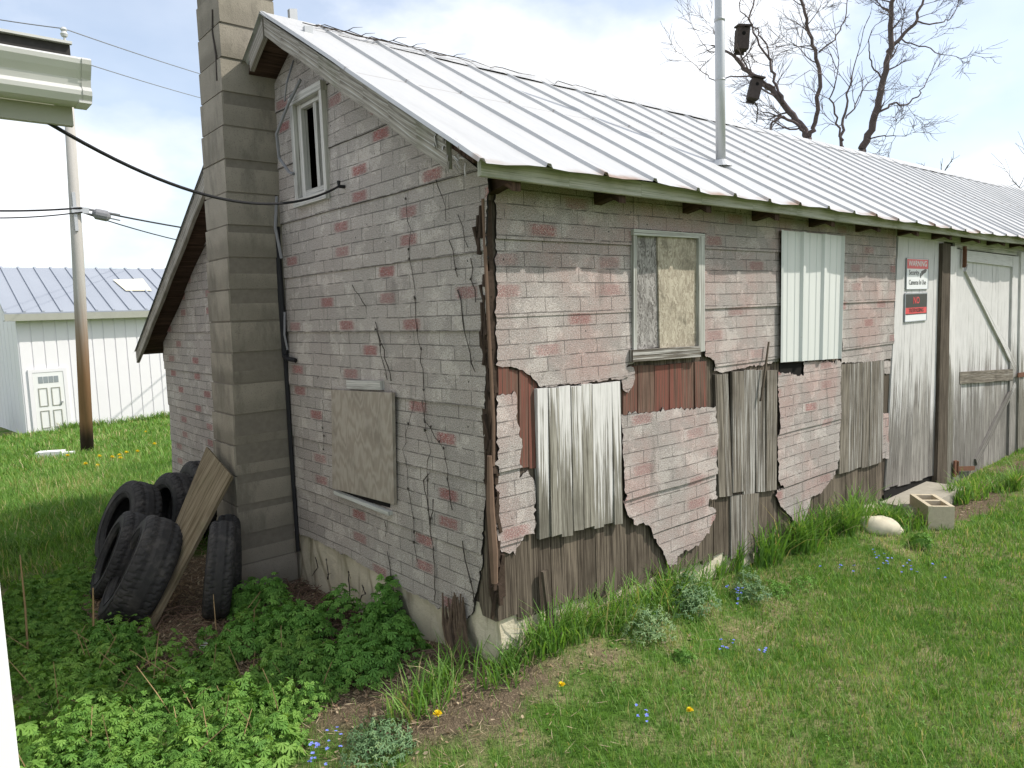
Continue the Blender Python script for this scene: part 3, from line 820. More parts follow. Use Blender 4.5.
# side window ------------------------------------------------------
mb = MB()
def sbox(mb, a, b, d0, d1, rnd=None, L=2):
    (x0, z0), (x1, z1) = PL(*a), PL(*b)
    mb.box((min(x0, x1), -d1, min(z0, z1)), (max(x0, x1), -d0, max(z0, z1)), rnd, L)
planks(mb, [(699, 236), (705, 237), (705, 352), (699, 352)], 1, 0.042, 0.04, 0, 0, 0, 0)
planks(mb, [(634, 229), (705, 234), (705, 239), (634, 235)], 1, 0.040, 0.04, 0, 0, 0, 0, L=0)
planks(mb, [(634, 235), (637, 236), (637, 352), (634, 352)], 1, 0.034, 0.03, 0, 0, 0, 0)
wn = mb.build('window', 'wood_trim', shed)
mb = MB(); planks(mb, [(633, 350), (700, 346), (701, 357), (633, 362)], 1, 0.05, 0.05, 0, 0, 0, 0, L=0); mb.build('sill', 'wood_grey', wn)
mb = MB(); planks(mb, [(637, 235), (656, 236), (659, 348), (637, 350)], 1, 0.014, 0.012, 0, 0, 0, 0); mb.build('board', 'osb_dark', wn, label='dark grey narrow board filling the left of the window')
mb = MB(); planks(mb, [(657.5, 236), (697, 238), (697, 347), (660, 348)], 1, 0.024, 0.014, 0, 0, 0, 0); mb.build('board', 'osb', wn, label='tan weathered chipboard filling the right of the window')
mb = MB(); planks(mb, [(696.5, 238), (699.5, 238), (699.5, 347), (696.5, 347)], 1, 0.018, 0.012, 0, 0, 0, 0); mb.build('jamb', 'wood_red', wn)

# corrugated sheet over an opening --------------------------------
mb = MB()
TL, TR, BR, BL = [Vector(PL(p[0], p[1], -0.035)) for p in ((780.5, 230), (844, 236), (840.5, 358.5), (779.5, 362.5))]
prof = []
N = 3
for i in range(N + 1):
    cx = i / N
    for dx, dz in ((-0.035, 0), (-0.018, 0.018), (0.018, 0.018), (0.035, 0)):
        if 0 <= cx + dx <= 1: prof.append((cx + dx, dz))
    if i < N:
        for k in (1, 2):
            m_ = (i + k / 3) / N
            prof += [(m_ - 0.008, 0), (m_, 0.004), (m_ + 0.008, 0)]
prof = [(0, 0.012)] + [p for p in prof if 0.0 < p[0] < 1.0] + [(1, 0.012)]
prof.sort()
for i in range(len(prof) - 1):
    (a, da), (b, db) = prof[i], prof[i + 1]
    P = [BL.lerp(BR, a), BL.lerp(BR, b), TL.lerp(TR, b), TL.lerp(TR, a)]
    dd = [da, db, db, da]
    mb.poly([(p.x, -0.032 - d, p.y) for p, d in zip(P, dd)], None, 0.2)
    mb.poly([(p.x, -0.030 - d, p.y) for p, d in zip(P, dd)][::-1], None, 0.2)
mb.build('metal_panel', 'panel', shed, label='pale ribbed sheet metal panel covering an opening')
mb = MB(); planks(mb, [c6(190, 78), c6(274, 78), c6(274, 122), c6(190, 114)], 1, 0.003, 0.002, 0, 0, 0, 0); mb.build('gap', 'dark', shed)  # solid near-black sheet painted as the shaded slot, not a real opening

# fixed white plank bay, posts, door --------------------------------
mb = MB()
planks(mb, [(899, 230), (944, 236), (938, 474), (886, 489)], 9, 0.016, 0.02, 0.002, 0.018, 0.002, jit=0.0015)
planks(mb, [(895, 340), (899, 340), (890, 490), (885, 491)], 1, 0.014, 0.018, 0.002)
mb.build('plank_bay', 'wood_door', shed)
mb = MB(); planks(mb, [(884, 482), (938, 470), (938, 505), (884, 512)], 1, 0.002, 0.004, 0, 0, 0, 0); mb.build('gap', 'dark', shed)  # solid near-black sheet painting the shade of the opening below the boards
mb = MB()
planks(mb, [(943, 243), (951, 244), (947, 484), (937, 487)], 1, 0.05, 0.06, 0, 0, 0, 0)
mb.build('post', 'wood_dark', shed, label='dark rough post left of the barn door')
mb = MB()
planks(mb, [(950, 246), (957, 247), (952, 482), (946, 484)], 1, 0.040, 0.03, 0, 0, 0, 0)
mb.build('post', 'wood_white', shed, label='pale door jamb with peeling paint')
mb = MB()
planks(mb, [(1021.5, 252), (1034, 254), (1030, 494), (1017, 494)], 1, 0.055, 0.06, 0, 0, 0, 0)
mb.build('post', 'wood_white', shed, label='pale post at the right edge of the photo')
mb = MB()
planks(mb, [(897, 220), (1120, 240), (1120, 262), (897, 236)], 1, 0.024, 0.03, 0, 0, 0, 0, L=0)
planks(mb, [(955, 240), (1120, 258), (1120, 268), (955, 248)], 1, 0.012, 0.02, 0, 0, 0, 0, L=0)
mb.build('door_header', 'fascia_paint', shed)
mb = MB()
planks(mb, [(957, 250), (1021, 257), (1015, 490), (951, 487)], 11, 0.012, 0.02, 0.002, 0.02, 0.0, jit=0.0015)
door = mb.build('door', 'wood_door', shed, label='white weathered barn door with Z bracing')
mb = MB()
def fr(q, d=0.034, t=0.022, L=2): planks(mb, q, 1, d, t, 0, 0, 0, 0, L=L)
fr([(957, 249), (964, 250), (959, 486), (951, 487)], 0.0335)
fr([(1013, 256), (1021, 257), (1015, 490), (1008, 489)], 0.0335)
fr([(964, 250), (1013, 256), (1013, 267), (963, 261)], 0.032, L=0)
mb.build('door_frame', 'wood_door', door)
mb = MB(); fr([(960, 372), (1013, 369), (1013, 380), (960, 384)], 0.038, L=0); mb.build('brace', 'wood_grey', door, label='level middle rail of the barn door')
mb = MB()
def brace(a, b, w, d):
    p, q = PL(*a), PL(*b); mb.beam((p[0], -d, p[1]), (q[0], -d, q[1]), w, 0.022, (0, 1, 0))
brace((963, 268), (1012, 367), 0.085, 0.0245); mb.build('brace', 'wood_door', door, label='upper diagonal brace of the barn door')
mb = MB(); brace((1012, 384), (973, 462), 0.085, 0.0245); mb.build('brace', 'wood_door', door, label='lower diagonal brace of the barn door')
mb = MB()
p = PL(957, 250); mb.box((p[0] - .012, -0.075, p[1] - .17), (p[0] + .028, -0.052, p[1] + .03)); mb.tube([(p[0], -0.075, p[1] - .16), (p[0], -0.075, p[1])], 0.012, 8)
mb.build('hinge', 'rust', door, label='rusty upper hinge')
mb = MB()
p, q = PL(948, 468), PL(969, 467.5); mb.beam((p[0], -0.058, p[1]), (q[0], -0.050, q[1]), 0.045, 0.01, (0, 1, 0)); mb.tube([(p[0] + .05, -0.066, p[1] - .07), (p[0] + .05, -0.066, p[1] + .07)], 0.014, 8)
mb.box((p[0] - .02, -0.066, p[1] - .08), (p[0] + .035, -0.052, p[1] + .08))
mb.build('hinge', 'rust', door, label='rusty lower strap hinge')
mb = MB()
p, q = PL(1011, 375), PL(1026, 373); mb.beam((p[0], -0.066, p[1]), (q[0], -0.066, q[1]), 0.05, 0.012, (0, 1, 0)); mb.box((q[0] - .12, -0.09, q[1] - .04), (q[0] - .05, -0.07, q[1] + .03))
mb.build('latch', 'rust', door)

# roof -------------------------------------------------------------
def slope(mb, zf, y0, y1, x0, x1, ribs, ny, flip=False, noise=0.0):
    xs = []
    k = 0
    x = x0
    while x < x1:
        w = 0.020
        for dx, dz in ((-w, 0), (-0.010, 0.018), (0.010, 0.018), (w, 0)): xs.append((x + dx, dz))
        for t in (0.33, 0.67): xs.append((x + ribs * t, 0.0))
        x += ribs
    L = math.hypot(y1 - y0, zf(0, y1) - zf(0, y0))
    rows = []
    for j in range(ny + 1):
        t = j / ny; y = y0 + (y1 - y0) * t
        row = []
        for i, (x, dz) in enumerate(xs):
            e = noise * (math.sin(x * 3.1) * 0.4 + math.sin(x * 7.7 + 1) * 0.35 + math.sin(x * 17.3) * .3) * (1 - t) ** 3
            s = 0.006 * math.sin(0.9 * x + 2.0 * t) + 0.004 * math.sin(2.3 * x - 5 * t)
            lap = 0.004 if t > 0.52 else 0.0
            yy = y - (noise * 0.5 * math.sin(x * 2.1 + math.sin(x * 5)) if j == 0 else 0)
            row.append((x, yy, zf(x, y) + dz + e + s + lap))
        rows.append(row)
    for j in range(ny):
        for i in range(len(xs) - 1):
            q = [rows[j][i], rows[j][i + 1], rows[j + 1][i + 1], rows[j + 1][i]]
            uv = [(xs[i][0], L * j / ny), (xs[i + 1][0], L * j / ny), (xs[i + 1][0], L * (j + 1) / ny), (xs[i][0], L * (j + 1) / ny)]
            if flip: q.reverse(); uv.reverse()
            mb.poly(q, uv, 0.3)
mb = MB()
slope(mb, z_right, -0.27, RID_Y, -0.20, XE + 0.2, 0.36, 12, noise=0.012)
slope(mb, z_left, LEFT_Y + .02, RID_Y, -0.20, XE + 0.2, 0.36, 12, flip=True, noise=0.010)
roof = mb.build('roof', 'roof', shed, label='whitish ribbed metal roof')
mb = MB()                                      # ridge cap, bent and a little torn at the gable end
for i in range(60):
    xa, xb = -0.22 + i * 0.255, -0.22 + (i + 1) * 0.255
    for s in (1, -1):
        zf = z_right if s > 0 else z_left
        ya = RID_Y - s * 0.13
        h = 0.014
        q = [(xa, ya, zf(xa, ya) + h), (xb, ya, zf(xb, ya) + h + .003 * math.sin(i * 2.2)), (xb, RID_Y, z_ridge(xb) + .026), (xa, RID_Y, z_ridge(xa) + .026)]
        mb.poly(q if s > 0 else q[::-1], [(a[0], 1.0 + a[1]) for a in q], 0.3)
mb.build('ridge_cap', 'roof', roof)
# bent flashing scraps near the gable peak
for px, py, h in ((290, 17, 0.05), (305, 31, 0.03)):
    for yy in np.linspace(0.4, 1.8, 60):
        x, z = PL(px, py, yy)
        if abs(z - z_right(x, yy)) < 0.02: break
    mb = MB(); mb.hexa([(x + (0.05 if k & 1 else 0), yy + (0.03 if k & 2 else 0), z + ((h + (0.01 if k & 1 else 0)) if k & 4 else -0.02)) for k in range(8)], 0.9); mb.build('flashing', 'galv', roof)
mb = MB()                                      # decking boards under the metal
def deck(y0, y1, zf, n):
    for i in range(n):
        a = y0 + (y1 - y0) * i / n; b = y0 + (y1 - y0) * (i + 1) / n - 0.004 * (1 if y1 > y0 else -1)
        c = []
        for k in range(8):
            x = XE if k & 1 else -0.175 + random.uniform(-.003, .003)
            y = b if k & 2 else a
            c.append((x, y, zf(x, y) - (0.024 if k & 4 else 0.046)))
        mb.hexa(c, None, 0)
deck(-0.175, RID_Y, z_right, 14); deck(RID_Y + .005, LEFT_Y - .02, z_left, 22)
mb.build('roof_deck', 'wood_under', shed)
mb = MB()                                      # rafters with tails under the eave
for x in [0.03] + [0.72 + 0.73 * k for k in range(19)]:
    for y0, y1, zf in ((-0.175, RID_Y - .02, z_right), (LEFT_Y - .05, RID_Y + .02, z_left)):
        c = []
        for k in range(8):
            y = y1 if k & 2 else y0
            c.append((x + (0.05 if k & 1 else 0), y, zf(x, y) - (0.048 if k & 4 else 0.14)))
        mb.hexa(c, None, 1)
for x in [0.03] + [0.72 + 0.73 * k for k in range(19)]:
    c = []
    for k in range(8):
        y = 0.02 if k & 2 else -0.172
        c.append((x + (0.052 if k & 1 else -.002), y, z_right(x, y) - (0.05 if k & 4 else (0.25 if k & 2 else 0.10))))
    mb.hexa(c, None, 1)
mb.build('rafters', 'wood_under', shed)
mb = MB()
for i in range(30):
    xa, xb = -0.16 + i * 0.51, -0.16 + (i + 1) * 0.51 - 0.001
    c = []
    for k in range(8):
        x = xb if k & 1 else xa
        c.append((x, -0.180 if k & 2 else -0.203, z_eave(x) - (-0.018 if k & 4 else 0.056 + 0.003 * math.sin(x * 2.3))))
    mb.hexa(c, 0.2, 0)
mb.build('fascia', 'fascia_paint', shed)
# barge boards
mb = MB()
def barge(y0, y1, zf, h0, h1, x=-0.176, t=0.028):
    n = 8
    for i in range(n):
        a, b = y0 + (y1 - y0) * i / n, y0 + (y1 - y0) * (i + 1) / n
        c = []
        for k in range(8):
            y = b if k & 2 else a
            h = h0 + (h1 - h0) * ((i + (1 if k & 2 else 0)) / n)
            c.append((x - (0 if k & 1 else t), y, zf(x, y) - (0.004 if k & 4 else h + 0.006 * math.sin(9 * y))))
        mb.hexa(c, 0.3, 1)
barge(-0.03, RID_Y - 0.01, z_right, 0.135, 0.105)
mb.build('barge_board', 'wood_barge', shed, label='bare weathered barge board on the near roof slope')
mb = MB(); barge(RID_Y + 0.01, 1.99, z_left, 0.115, 0.115); mb.build('barge_board', 'wood_barge', shed, label='short stub of barge board between ridge and chimney')
mb = MB(); barge(2.60, LEFT_Y, z_left, 0.12, 0.115); mb.build('barge_board', 'wood_barge', shed, label='pale barge board on the far roof slope')
mb = MB()                                      # splintered end of the barge board and shredded roof edge
for i in range(16):
    y = random.uniform(-0.20, 0.06); z = z_right(-0.2, y) - random.uniform(0.0, 0.12)
    d = Vector((random.uniform(-.3, .1), random.uniform(-.9, -.1), random.uniform(-.8, .1))) * random.uniform(0.03, 0.09)
    mb.tube([(-0.205, y, z), Vector((-0.21, y, z)) + d * .5, Vector((-0.21, y, z)) + d + Vector((0, 0, -.01))], [0.006, 0.005, 0.002], 4, random.random())
mb.build('splinters', 'wood_barge', shed)
# rotten corner ------------------------------------------------------
mb = MB()
mb.box((-0.006, -0.005, 0.36), (0.05, 0.05, 2.2), 0.3)
for i in range(60):
    z = random.uniform(0.28, 2.15); s = random.uniform(0.012, 0.035)
    c = Vector((random.uniform(-0.014, 0.025), -0.013, z)) if random.random() < .5 else Vector((-0.013, random.uniform(-0.015, 0.03), z))
    h = s * random.uniform(2, 6); s *= .7
    R = Matrix.Rotation(random.uniform(-.15, .15), 3, 'X') @ Matrix.Rotation(random.uniform(-.25, .25), 3, 'Y')
    mb.hexa([c + R @ Vector(((k & 1) - .5, ((k >> 1) & 1) - .5, ((k >> 2) & 1) - .5)) @ Matrix.Diagonal((s, 0.010, h)) for k in range(8)] if False else
            [c + R @ Vector((s * ((k & 1) - .5), 0.012 * (((k >> 1) & 1) - .5), h * (((k >> 2) & 1) - .5))) for k in range(8)])
mb.build('corner_board', 'rot', shed)
mb = MB()
p = [(-0.03, -0.022, 1.05), (-0.035, -0.02, .8), (-0.03, -0.024, .6), (-0.028, -0.02, .45)]
mb.tube(p, [0.012, 0.02, 0.022, 0.016], 7, .4)
mb.tube([(-0.01, -0.022, 2.2), (-.012, -.028, 1.7), (0.0, -.024, 1.2), (-0.012, -.024, 1.0)], 0.009, 6, .2)
mb.build('corner_strip', 'twig', shed)

# chimney --------------------------------------------------------------
mb = MB(); mo = MB()
CY0, CY1 = 2.22, 2.62; CXF = -0.415
z = -0.33; k = 0
while z < 4.9:
    lean = 0.022 * max(0, z); ly = -0.042 * max(0, z)
    j = [random.uniform(-0.004, 0.004) for _ in range(2)]
    lo = (CXF + lean + j[0], CY0 + ly + j[1], z + 0.005); hi = (-0.012 + lean * .3, CY1 + ly + j[1], z + 0.198)
    c = [Vector((hi[0] if q & 1 else lo[0], hi[1] if q & 2 else lo[1], hi[2] if q & 4 else lo[2])) for q in range(8)]
    rnd = random.random(); i0 = len(mb.uv)
    mb.hexa(c, rnd, 2)
    for t in range(i0, len(mb.uv)): mb.uv[t] = (mb.uv[t][0], mb.uv[t][1] / 0.193)
    z += 0.203; k += 1
mo.hexa([((-0.02 if q & 1 else CXF + .006) + (.022 * 4.88 if q & 4 else 0) * (.3 if q & 1 else 1), (CY1 - .006 if q & 2 else CY0 + .006) - (.042 * 4.88 if q & 4 else 0), 4.88 if q & 4 else 0.0) for q in range(8)], .5)
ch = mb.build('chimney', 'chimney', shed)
mo.build('mortar_joints', 'mortar', ch)
mb = MB()
mb.tube([(-0.342, 2.17, 3.63), (-0.345, 2.19, 3.5), (-0.348, 2.15, 3.35), (-0.350, 2.16, 3.2)], 0.006, 5)
mb.build('dead_tendril', 'vine', ch)
# conduit and loose wires beside the chimney
mb = MB()
mb.tube([(-0.035, 2.14, 2.55), (-0.035, 2.145, 2.0), (-0.035, 2.14, 1.45)], 0.022, 8, .3)
mb.tube([(-0.05, 2.12, 1.46), (-0.06, 2.05, 1.44), (-0.03, 1.99, 1.43)], 0.016, 7, .3)
mb.tube([(-0.03, 2.15, 1.45), (-0.03, 2.16, .8), (-0.03, 2.15, 0.1)], 0.014, 6, .3)
mb.build('conduit', 'wire_black', shed)
mb = MB(); mb.tube([(-0.05, 1.62, 3.12), (-.08, 1.75, 3.0), (-0.09, 1.92, 2.86), (-0.07, 1.95, 2.72), (-0.05, 1.86, 2.62), (-.05, 1.8, 2.6)], 0.010, 6, .5); mb.build('loose_wire', 'wire_grey', shed)
mb = MB(); mb.tube([(-0.05, 1.70, 3.25), (-.12, 1.66, 3.1), (-0.10, 1.75, 3.02), (-0.06, 1.72, 3.06)], 0.006, 5, .5); mb.build('loose_wire', 'wire_grey', shed)
mb = MB(); mb.tube([(-0.05, 2.07, 2.5), (-.07, 2.08, 2.3), (-0.05, 2.06, 2.1)], 0.010, 6, .5); mb.build('loose_wire', 'wire_grey', shed)
mb = MB(); mb.tube([(-0.04, 2.09, 1.75), (-.06, 2.07, 1.60), (-0.05, 2.06, 1.5)], 0.007, 6, .5); mb.build('loose_wire', 'wire_grey', shed)
# vent pipe
mb = MB()
vp = (2.315, 0.30); vz = z_right(*vp)
mb.tube([(vp[0], vp[1], vz - 0.03), (vp[0], vp[1], vz + .62), (vp[0], vp[1], vz + 2.0)], 0.033, 16, .2)
mb.tube([(vp[0], vp[1], vz + .55), (vp[0], vp[1], vz + .56)], 0.036, 16, .9)
mb.tube([(vp[0], vp[1], vz + .93), (vp[0], vp[1], vz + .95)], 0.036, 16, .9)
vo = mb.build('vent_pipe', 'galv', shed, smooth=True)
mb = MB(); mb.tube([(vp[0], vp[1], vz - 0.01), (vp[0], vp[1], vz + .02), (vp[0], vp[1], vz + .035)], [0.075, 0.05, 0.036], 16, .5); mb.build('flashing', 'galv', vo)

# ================================================================== signs on the plank bay
def text_mesh(txt, size, name, mat, parent, loc, sx=1.0, bold=0.0):
    cu = bpy.data.curves.new(name, 'FONT'); cu.body = txt; cu.size = size; cu.extrude = 0.0006; cu.offset = bold
    cu.align_x = 'CENTER'; cu.align_y = 'CENTER'; cu.resolution_u = 2
    to = bpy.data.objects.new(name, cu); COL.objects.link(to)
    bpy.context.view_layer.update()
    dg = bpy.context.evaluated_depsgraph_get()
    me = bpy.data.meshes.new_from_object(to.evaluated_get(dg)); me.name = name
    bpy.data.objects.remove(to)
    o = bpy.data.objects.new(name, me); COL.objects.link(o); me.materials.clear(); me.materials.append(M[mat])
    o.parent = parent; o.location = loc; o.rotation_euler = (R_(90), 0, 0); o.scale = (sx, 1, 1)
    return o
def sign_frame(pxs, d):
    P = [Vector(PL(p[0], p[1], -d)) for p in pxs]
    c = (P[0] + P[1] + P[2] + P[3]) / 4
    w = ((P[1] - P[0]).length + (P[2] - P[3]).length) / 2; h = ((P[3] - P[0]).length + (P[2] - P[1]).length) / 2
    return c, w, h
c, w, h = sign_frame([(906.5, 258), (928, 260), (926.5, 289.5), (905.5, 288)], 0.02)
s1 = thing('warning_sign', (c.x, -0.020, c.y), 'red and white WARNING security cameras sign, upper of two on the white boards', 'sign')
mb = MB(); mb.box((-w / 2, -0.006, -h / 2), (w / 2, 0, h / 2), .2); mb.build('panel', 'sign_white', s1)
mb = MB(); mb.box((-w / 2 + .004, -0.0075, h / 2 - h * .33), (w / 2 - .004, -0.005, h / 2 - .004), .2); mb.build('red_band', 'sign_red', s1)
mb = MB()
for k in ((-w / 2 - .005, -h / 2 - .005, -w / 2, h / 2 + .005), (w / 2, -h / 2 - .005, w / 2 + .005, h / 2 + .005), (-w / 2, h / 2, w / 2, h / 2 + .005), (-w / 2, -h / 2 - .005, w / 2, -h / 2)):
    mb.box((k[0], -0.009, k[1]), (k[2], 0.0, k[3]), .5)
mb.build('border', 'sign_edge', s1)
text_mesh('WARNING', h * .26, 'lettering', 'sign_white', s1, (0, -0.0082, h * .335), w * .84 / (h * .26 * 4.75), 0.0006)
text_mesh('Security', h * .235, 'lettering', 'sign_black', s1, (-w * .17, -0.0068, h * .04), w * .50 / (h * .235 * 3.5), 0.0004)
text_mesh('Cameras In Use', h * .235, 'lettering', 'sign_black', s1, (0, -0.0068, -h * .29), w * .86 / (h * .235 * 6.9), 0.0004)
mb = MB()                                      # camera symbol
Rc = Matrix.Rotation(R_(-14), 4, 'Y')
def cb(a, b): mb.box((a[0], -0.0075, a[1]), (b[0], -0.0055, b[1]), .2, mat=Matrix.Translation((w * .27, 0, h * .05)) @ Rc)
cb((-w * .10, -h * .05), (w * .12, h * .08)); cb((w * .12, -h * .02), (w * .16, h * .05)); cb((-w * .17, -h * .12), (-w * .13, h * .04)); cb((-w * .13, -h * .07), (-w * .02, -h * .05))
mb.build('camera_symbol', 'sign_black', s1)
c, w, h = sign_frame([(905, 293), (926.5, 294.5), (925, 321), (904, 320)], 0.02)
s2 = thing('no_trespassing_sign', (c.x, -0.020, c.y), 'black, red and white NO TRESPASSING sign under the warning sign', 'sign')
mb = MB(); mb.box((-w / 2, -0.006, -h / 2), (w / 2, 0, h / 2), .2); mb.build('panel', 'sign_white', s2)
mb = MB(); mb.box((-w / 2 + .003, -0.0075, -h * .01), (w / 2 - .003, -0.005, h / 2 - .003), .2); mb.box((-w / 2 + .003, -0.0075, -h * .27), (w / 2 - .003, -0.005, -h * .235), .2); mb.build('black_band', 'sign_black', s2)
mb = MB(); mb.box((-w / 2 + .003, -0.0073, -h * .235), (w / 2 - .003, -0.005, -h * .01), .2); mb.build('red_band', 'sign_red', s2)
mb = MB()
for k in ((-w / 2 - .006, -h / 2 - .008, -w / 2, h / 2 + .008), (w / 2, -h / 2 - .008, w / 2 + .006, h / 2 + .008), (-w / 2, h / 2, w / 2, h / 2 + .008), (-w / 2, -h / 2 - .008, w / 2, -h / 2)):
    mb.box((k[0], -0.009, k[1]), (k[2], 0.0, k[3]), .5)
mb.build('border', 'sign_edge', s2)
text_mesh('NO', h * .36, 'lettering', 'sign_red', s2, (0, -0.0082, h * .245), w * .28 / (h * .36 * 1.5), 0.0008)
text_mesh('TRESPASSING', h * .21, 'lettering', 'sign_black', s2, (0, -0.0080, -h * .12), w * .86 / (h * .21 * 7.4), 0.0005)

# ================================================================== neighbouring house (left edge)
HX = -1.89; HY = 0.15
house = thing('house', (0, 0, 0), 'white house at the left edge, seen as a corner and an overhanging gutter', 'house')
mb = MB()
z = gz(HX, HY) - 0.2
while z < 2.36:
    zt = min(z + 0.20, 2.36)
    c = []
    for k in range(8):                          # lapped boards round the corner
        o = 0.0 if k & 4 else 0.010
        c.append((HX + o if k & 1 else -9.0, 6.0 if k & 2 else HY - o, zt - .001 if k & 4 else z))
    mb.hexa(c, 0.1, 0)
    z += 0.20
mb.build('wall', 'white_paint', house)
mb = MB(); mb.box((HX - 0.09, HY - 0.022, gz(HX, HY) - .2), (HX + 0.013, HY - 0.0105, 2.36), .1); mb.box((HX + 0.0105, HY - 0.0105, gz(HX, HY) - .2), (HX + 0.022, HY + 0.09, 2.36), .1)
mb.build('corner_trim', 'white_paint', house)
GX = -1.548; GY = -0.14
gt = Vector((GX, GY, 2.472))
mb = MB()
prof = [(-0.10, 0.0), (0.0, 0.0), (0.006, -0.006), (0.004, -0.018), (-0.006, -0.035), (-0.020, -0.055), (-0.026, -0.075), (-0.016, -0.088), (-0.018, -0.100), (-0.030, -0.118), (-0.10, -0.118)]
prof = prof[1:]
for i in range(len(prof) - 1):
    (a, b), (c_, d) = prof[i], prof[i + 1]
    xa, xb = -9.0, GX
    mb.poly([(xa, GY - a, 2.472 + b), (xb, GY - a, 2.472 + b), (xb, GY - c_, 2.472 + d), (xa, GY - c_, 2.472 + d)][::-1], None, 0.2)
mb.box((-9.0, GY + 0.0, 2.462), (GX, GY + 0.012, 2.4722), .2)
gut = mb.build('gutter', 'gutter_paint', house)
mb = MB()
mb.poly([(GX + .002, GY - a, 2.472 + b) for a, b in prof + [(-0.10, 0.0)]], None, .3)
for i in range(len(prof) - 1):
    (a, b), (c_, d) = prof[i], prof[i + 1]
    mb.poly([(GX - .02, GY - a - .003, 2.472 + b), (GX + .004, GY - a - .003, 2.472 + b), (GX + .004, GY - c_ - .003, 2.472 + d), (GX - .02, GY - c_ - .003, 2.472 + d)], None, .6)
mb.box((GX - .03, GY + .022, 2.351), (GX + .003, GY + .102, 2.357), .4)
mb.build('end_cap', 'gutter_paint', gut)
mb = MB(); mb.box((-9.0, GY + 0.101, 2.30), (GX - 0.035, GY + 0.125, 2.46), .3); mb.build('fascia', 'soffit_paint', house)
mb = MB(); mb.box((-9.0, GY + 0.125, 2.35), (GX - 0.075, HY - .012, 2.362), .5); mb.build('soffit', 'soffit_paint', house)
mb = MB()
zr = lambda y: 2.487 + (y - GY) * 0.10
for xa, xb, ya, yb in ((-9.0, HX + .03, GY + .03, 6.2), (HX + .03, GX - .04, GY + .03, HY + .05)):
    c = [(xb if k & 1 else xa, yb if k & 2 else ya, zr(yb if k & 2 else ya) + (0.022 if k & 4 else -0.01)) for k in range(8)]
    mb.hexa(c, .5, 0)
hr = mb.build('roof', 'asphalt_roof', house)
mb = MB(); c = [(GX - .036 if k & 1 else -9.0, GY + .03 if k & 2 else GY + .016, zr(GY) + (0.031 if k & 4 else 0.024)) for k in range(8)]
mb.hexa(c, .3, 0); mb.build('drip_edge', 'gutter_paint', hr)

# ================================================================== barn far left
B0 = Vector((0.43, 19.27, gz(0.43, 19.27)))
BW = 13.0; BD = 6.6; BE = 2.22; BR = 3.45
barn = thing('barn', B0, 'white metal barn with grey blue roof beyond the lawn', 'barn')
bz = 0.0; eh = BE - B0.z; rh = BR - B0.z
mb = MB()
n = 48
for i in range(n):                              # ribbed front and back wall
    a = BW * i / n; b = BW * (i + 1) / n
    for (p, q, dd) in ((a, a + .03, 0.0), (a + .03, b, 0.018)):
        mb.box((p, -dd, -0.5), (q, 0.05, eh - .02), .3); mb.box((p, BD - .05, -0.5), (q, BD + dd, eh - .02), .3)
for xx in (0.0, BW - .05):
    for k in range(16):
        y0_, y1_ = 0.05 + (BD - .1) * k / 16, 0.05 + (BD - .1) * (k + 1) / 16
        tp = lambda y: eh + (rh - eh) * (1 - abs(y - BD / 2) / (BD / 2)) - .05
        c = [(xx + (0.05 if q & 1 else 0) + (0.006 if (k % 2 and not q & 1) else 0), y1_ if q & 2 else y0_, (tp(y1_) if q & 2 else tp(y0_)) if q & 4 else -0.5) for q in range(8)]
        mb.hexa(c, .3)
mb.build('wall', 'barn_white', barn)
mb = MB()
sl_ = (rh - eh) / (BD / 2)
nr = 34
for s in (0, 1):
    for i in range(nr):
        xa = -0.25 + (BW + .5) * i / nr; xb = -0.25 + (BW + .5) * (i + 1) / nr
        ye = -0.32 if s == 0 else BD + .32; ym = BD / 2
        ze = rh - sl_ * (BD / 2 + .32); 
        for (p, q, h) in ((xa, xa + .05, 0.035), (xa + .05, xb, 0.0)):
            c = [(q if k & 1 else p, ym if k & 2 else ye, (rh if k & 2 else ze) + (h if k & 4 else -0.03)) for k in range(8)]
            mb.hexa(c, .3)
brf = mb.build('roof', 'barn_roof', barn)
mb = MB()
def onroof(px, py):
    for yy in np.linspace(-.3, BD / 2, 200):
        x, z = PL(px, py, B0.y + yy)
        if z - B0.z <= rh - sl_ * (BD / 2 - yy): return Vector((x - B0.x, yy, z - B0.z + 0.04))
    return Vector((x - B0.x, yy, z - B0.z + .04))
mb.poly([onroof(*p) for p in ((126, 292), (152, 292), (143, 280), (113, 281))], None, .2)
mb.build('skylight', 'skylight', brf)
mb = MB(); mb.box((-0.25, -0.345, rh - sl_ * (BD / 2 + .32) - 0.20), (BW + .25, -0.318, rh - sl_ * (BD / 2 + .32) - 0.032), .2, 0)
mb.box((-0.25, -0.318, rh - sl_ * (BD / 2 + .32) - 0.20), (BW + .25, 0.0, rh - sl_ * (BD / 2 + .32) - 0.18), .2, 0); mb.build('eave_trim', 'soffit_paint', barn)
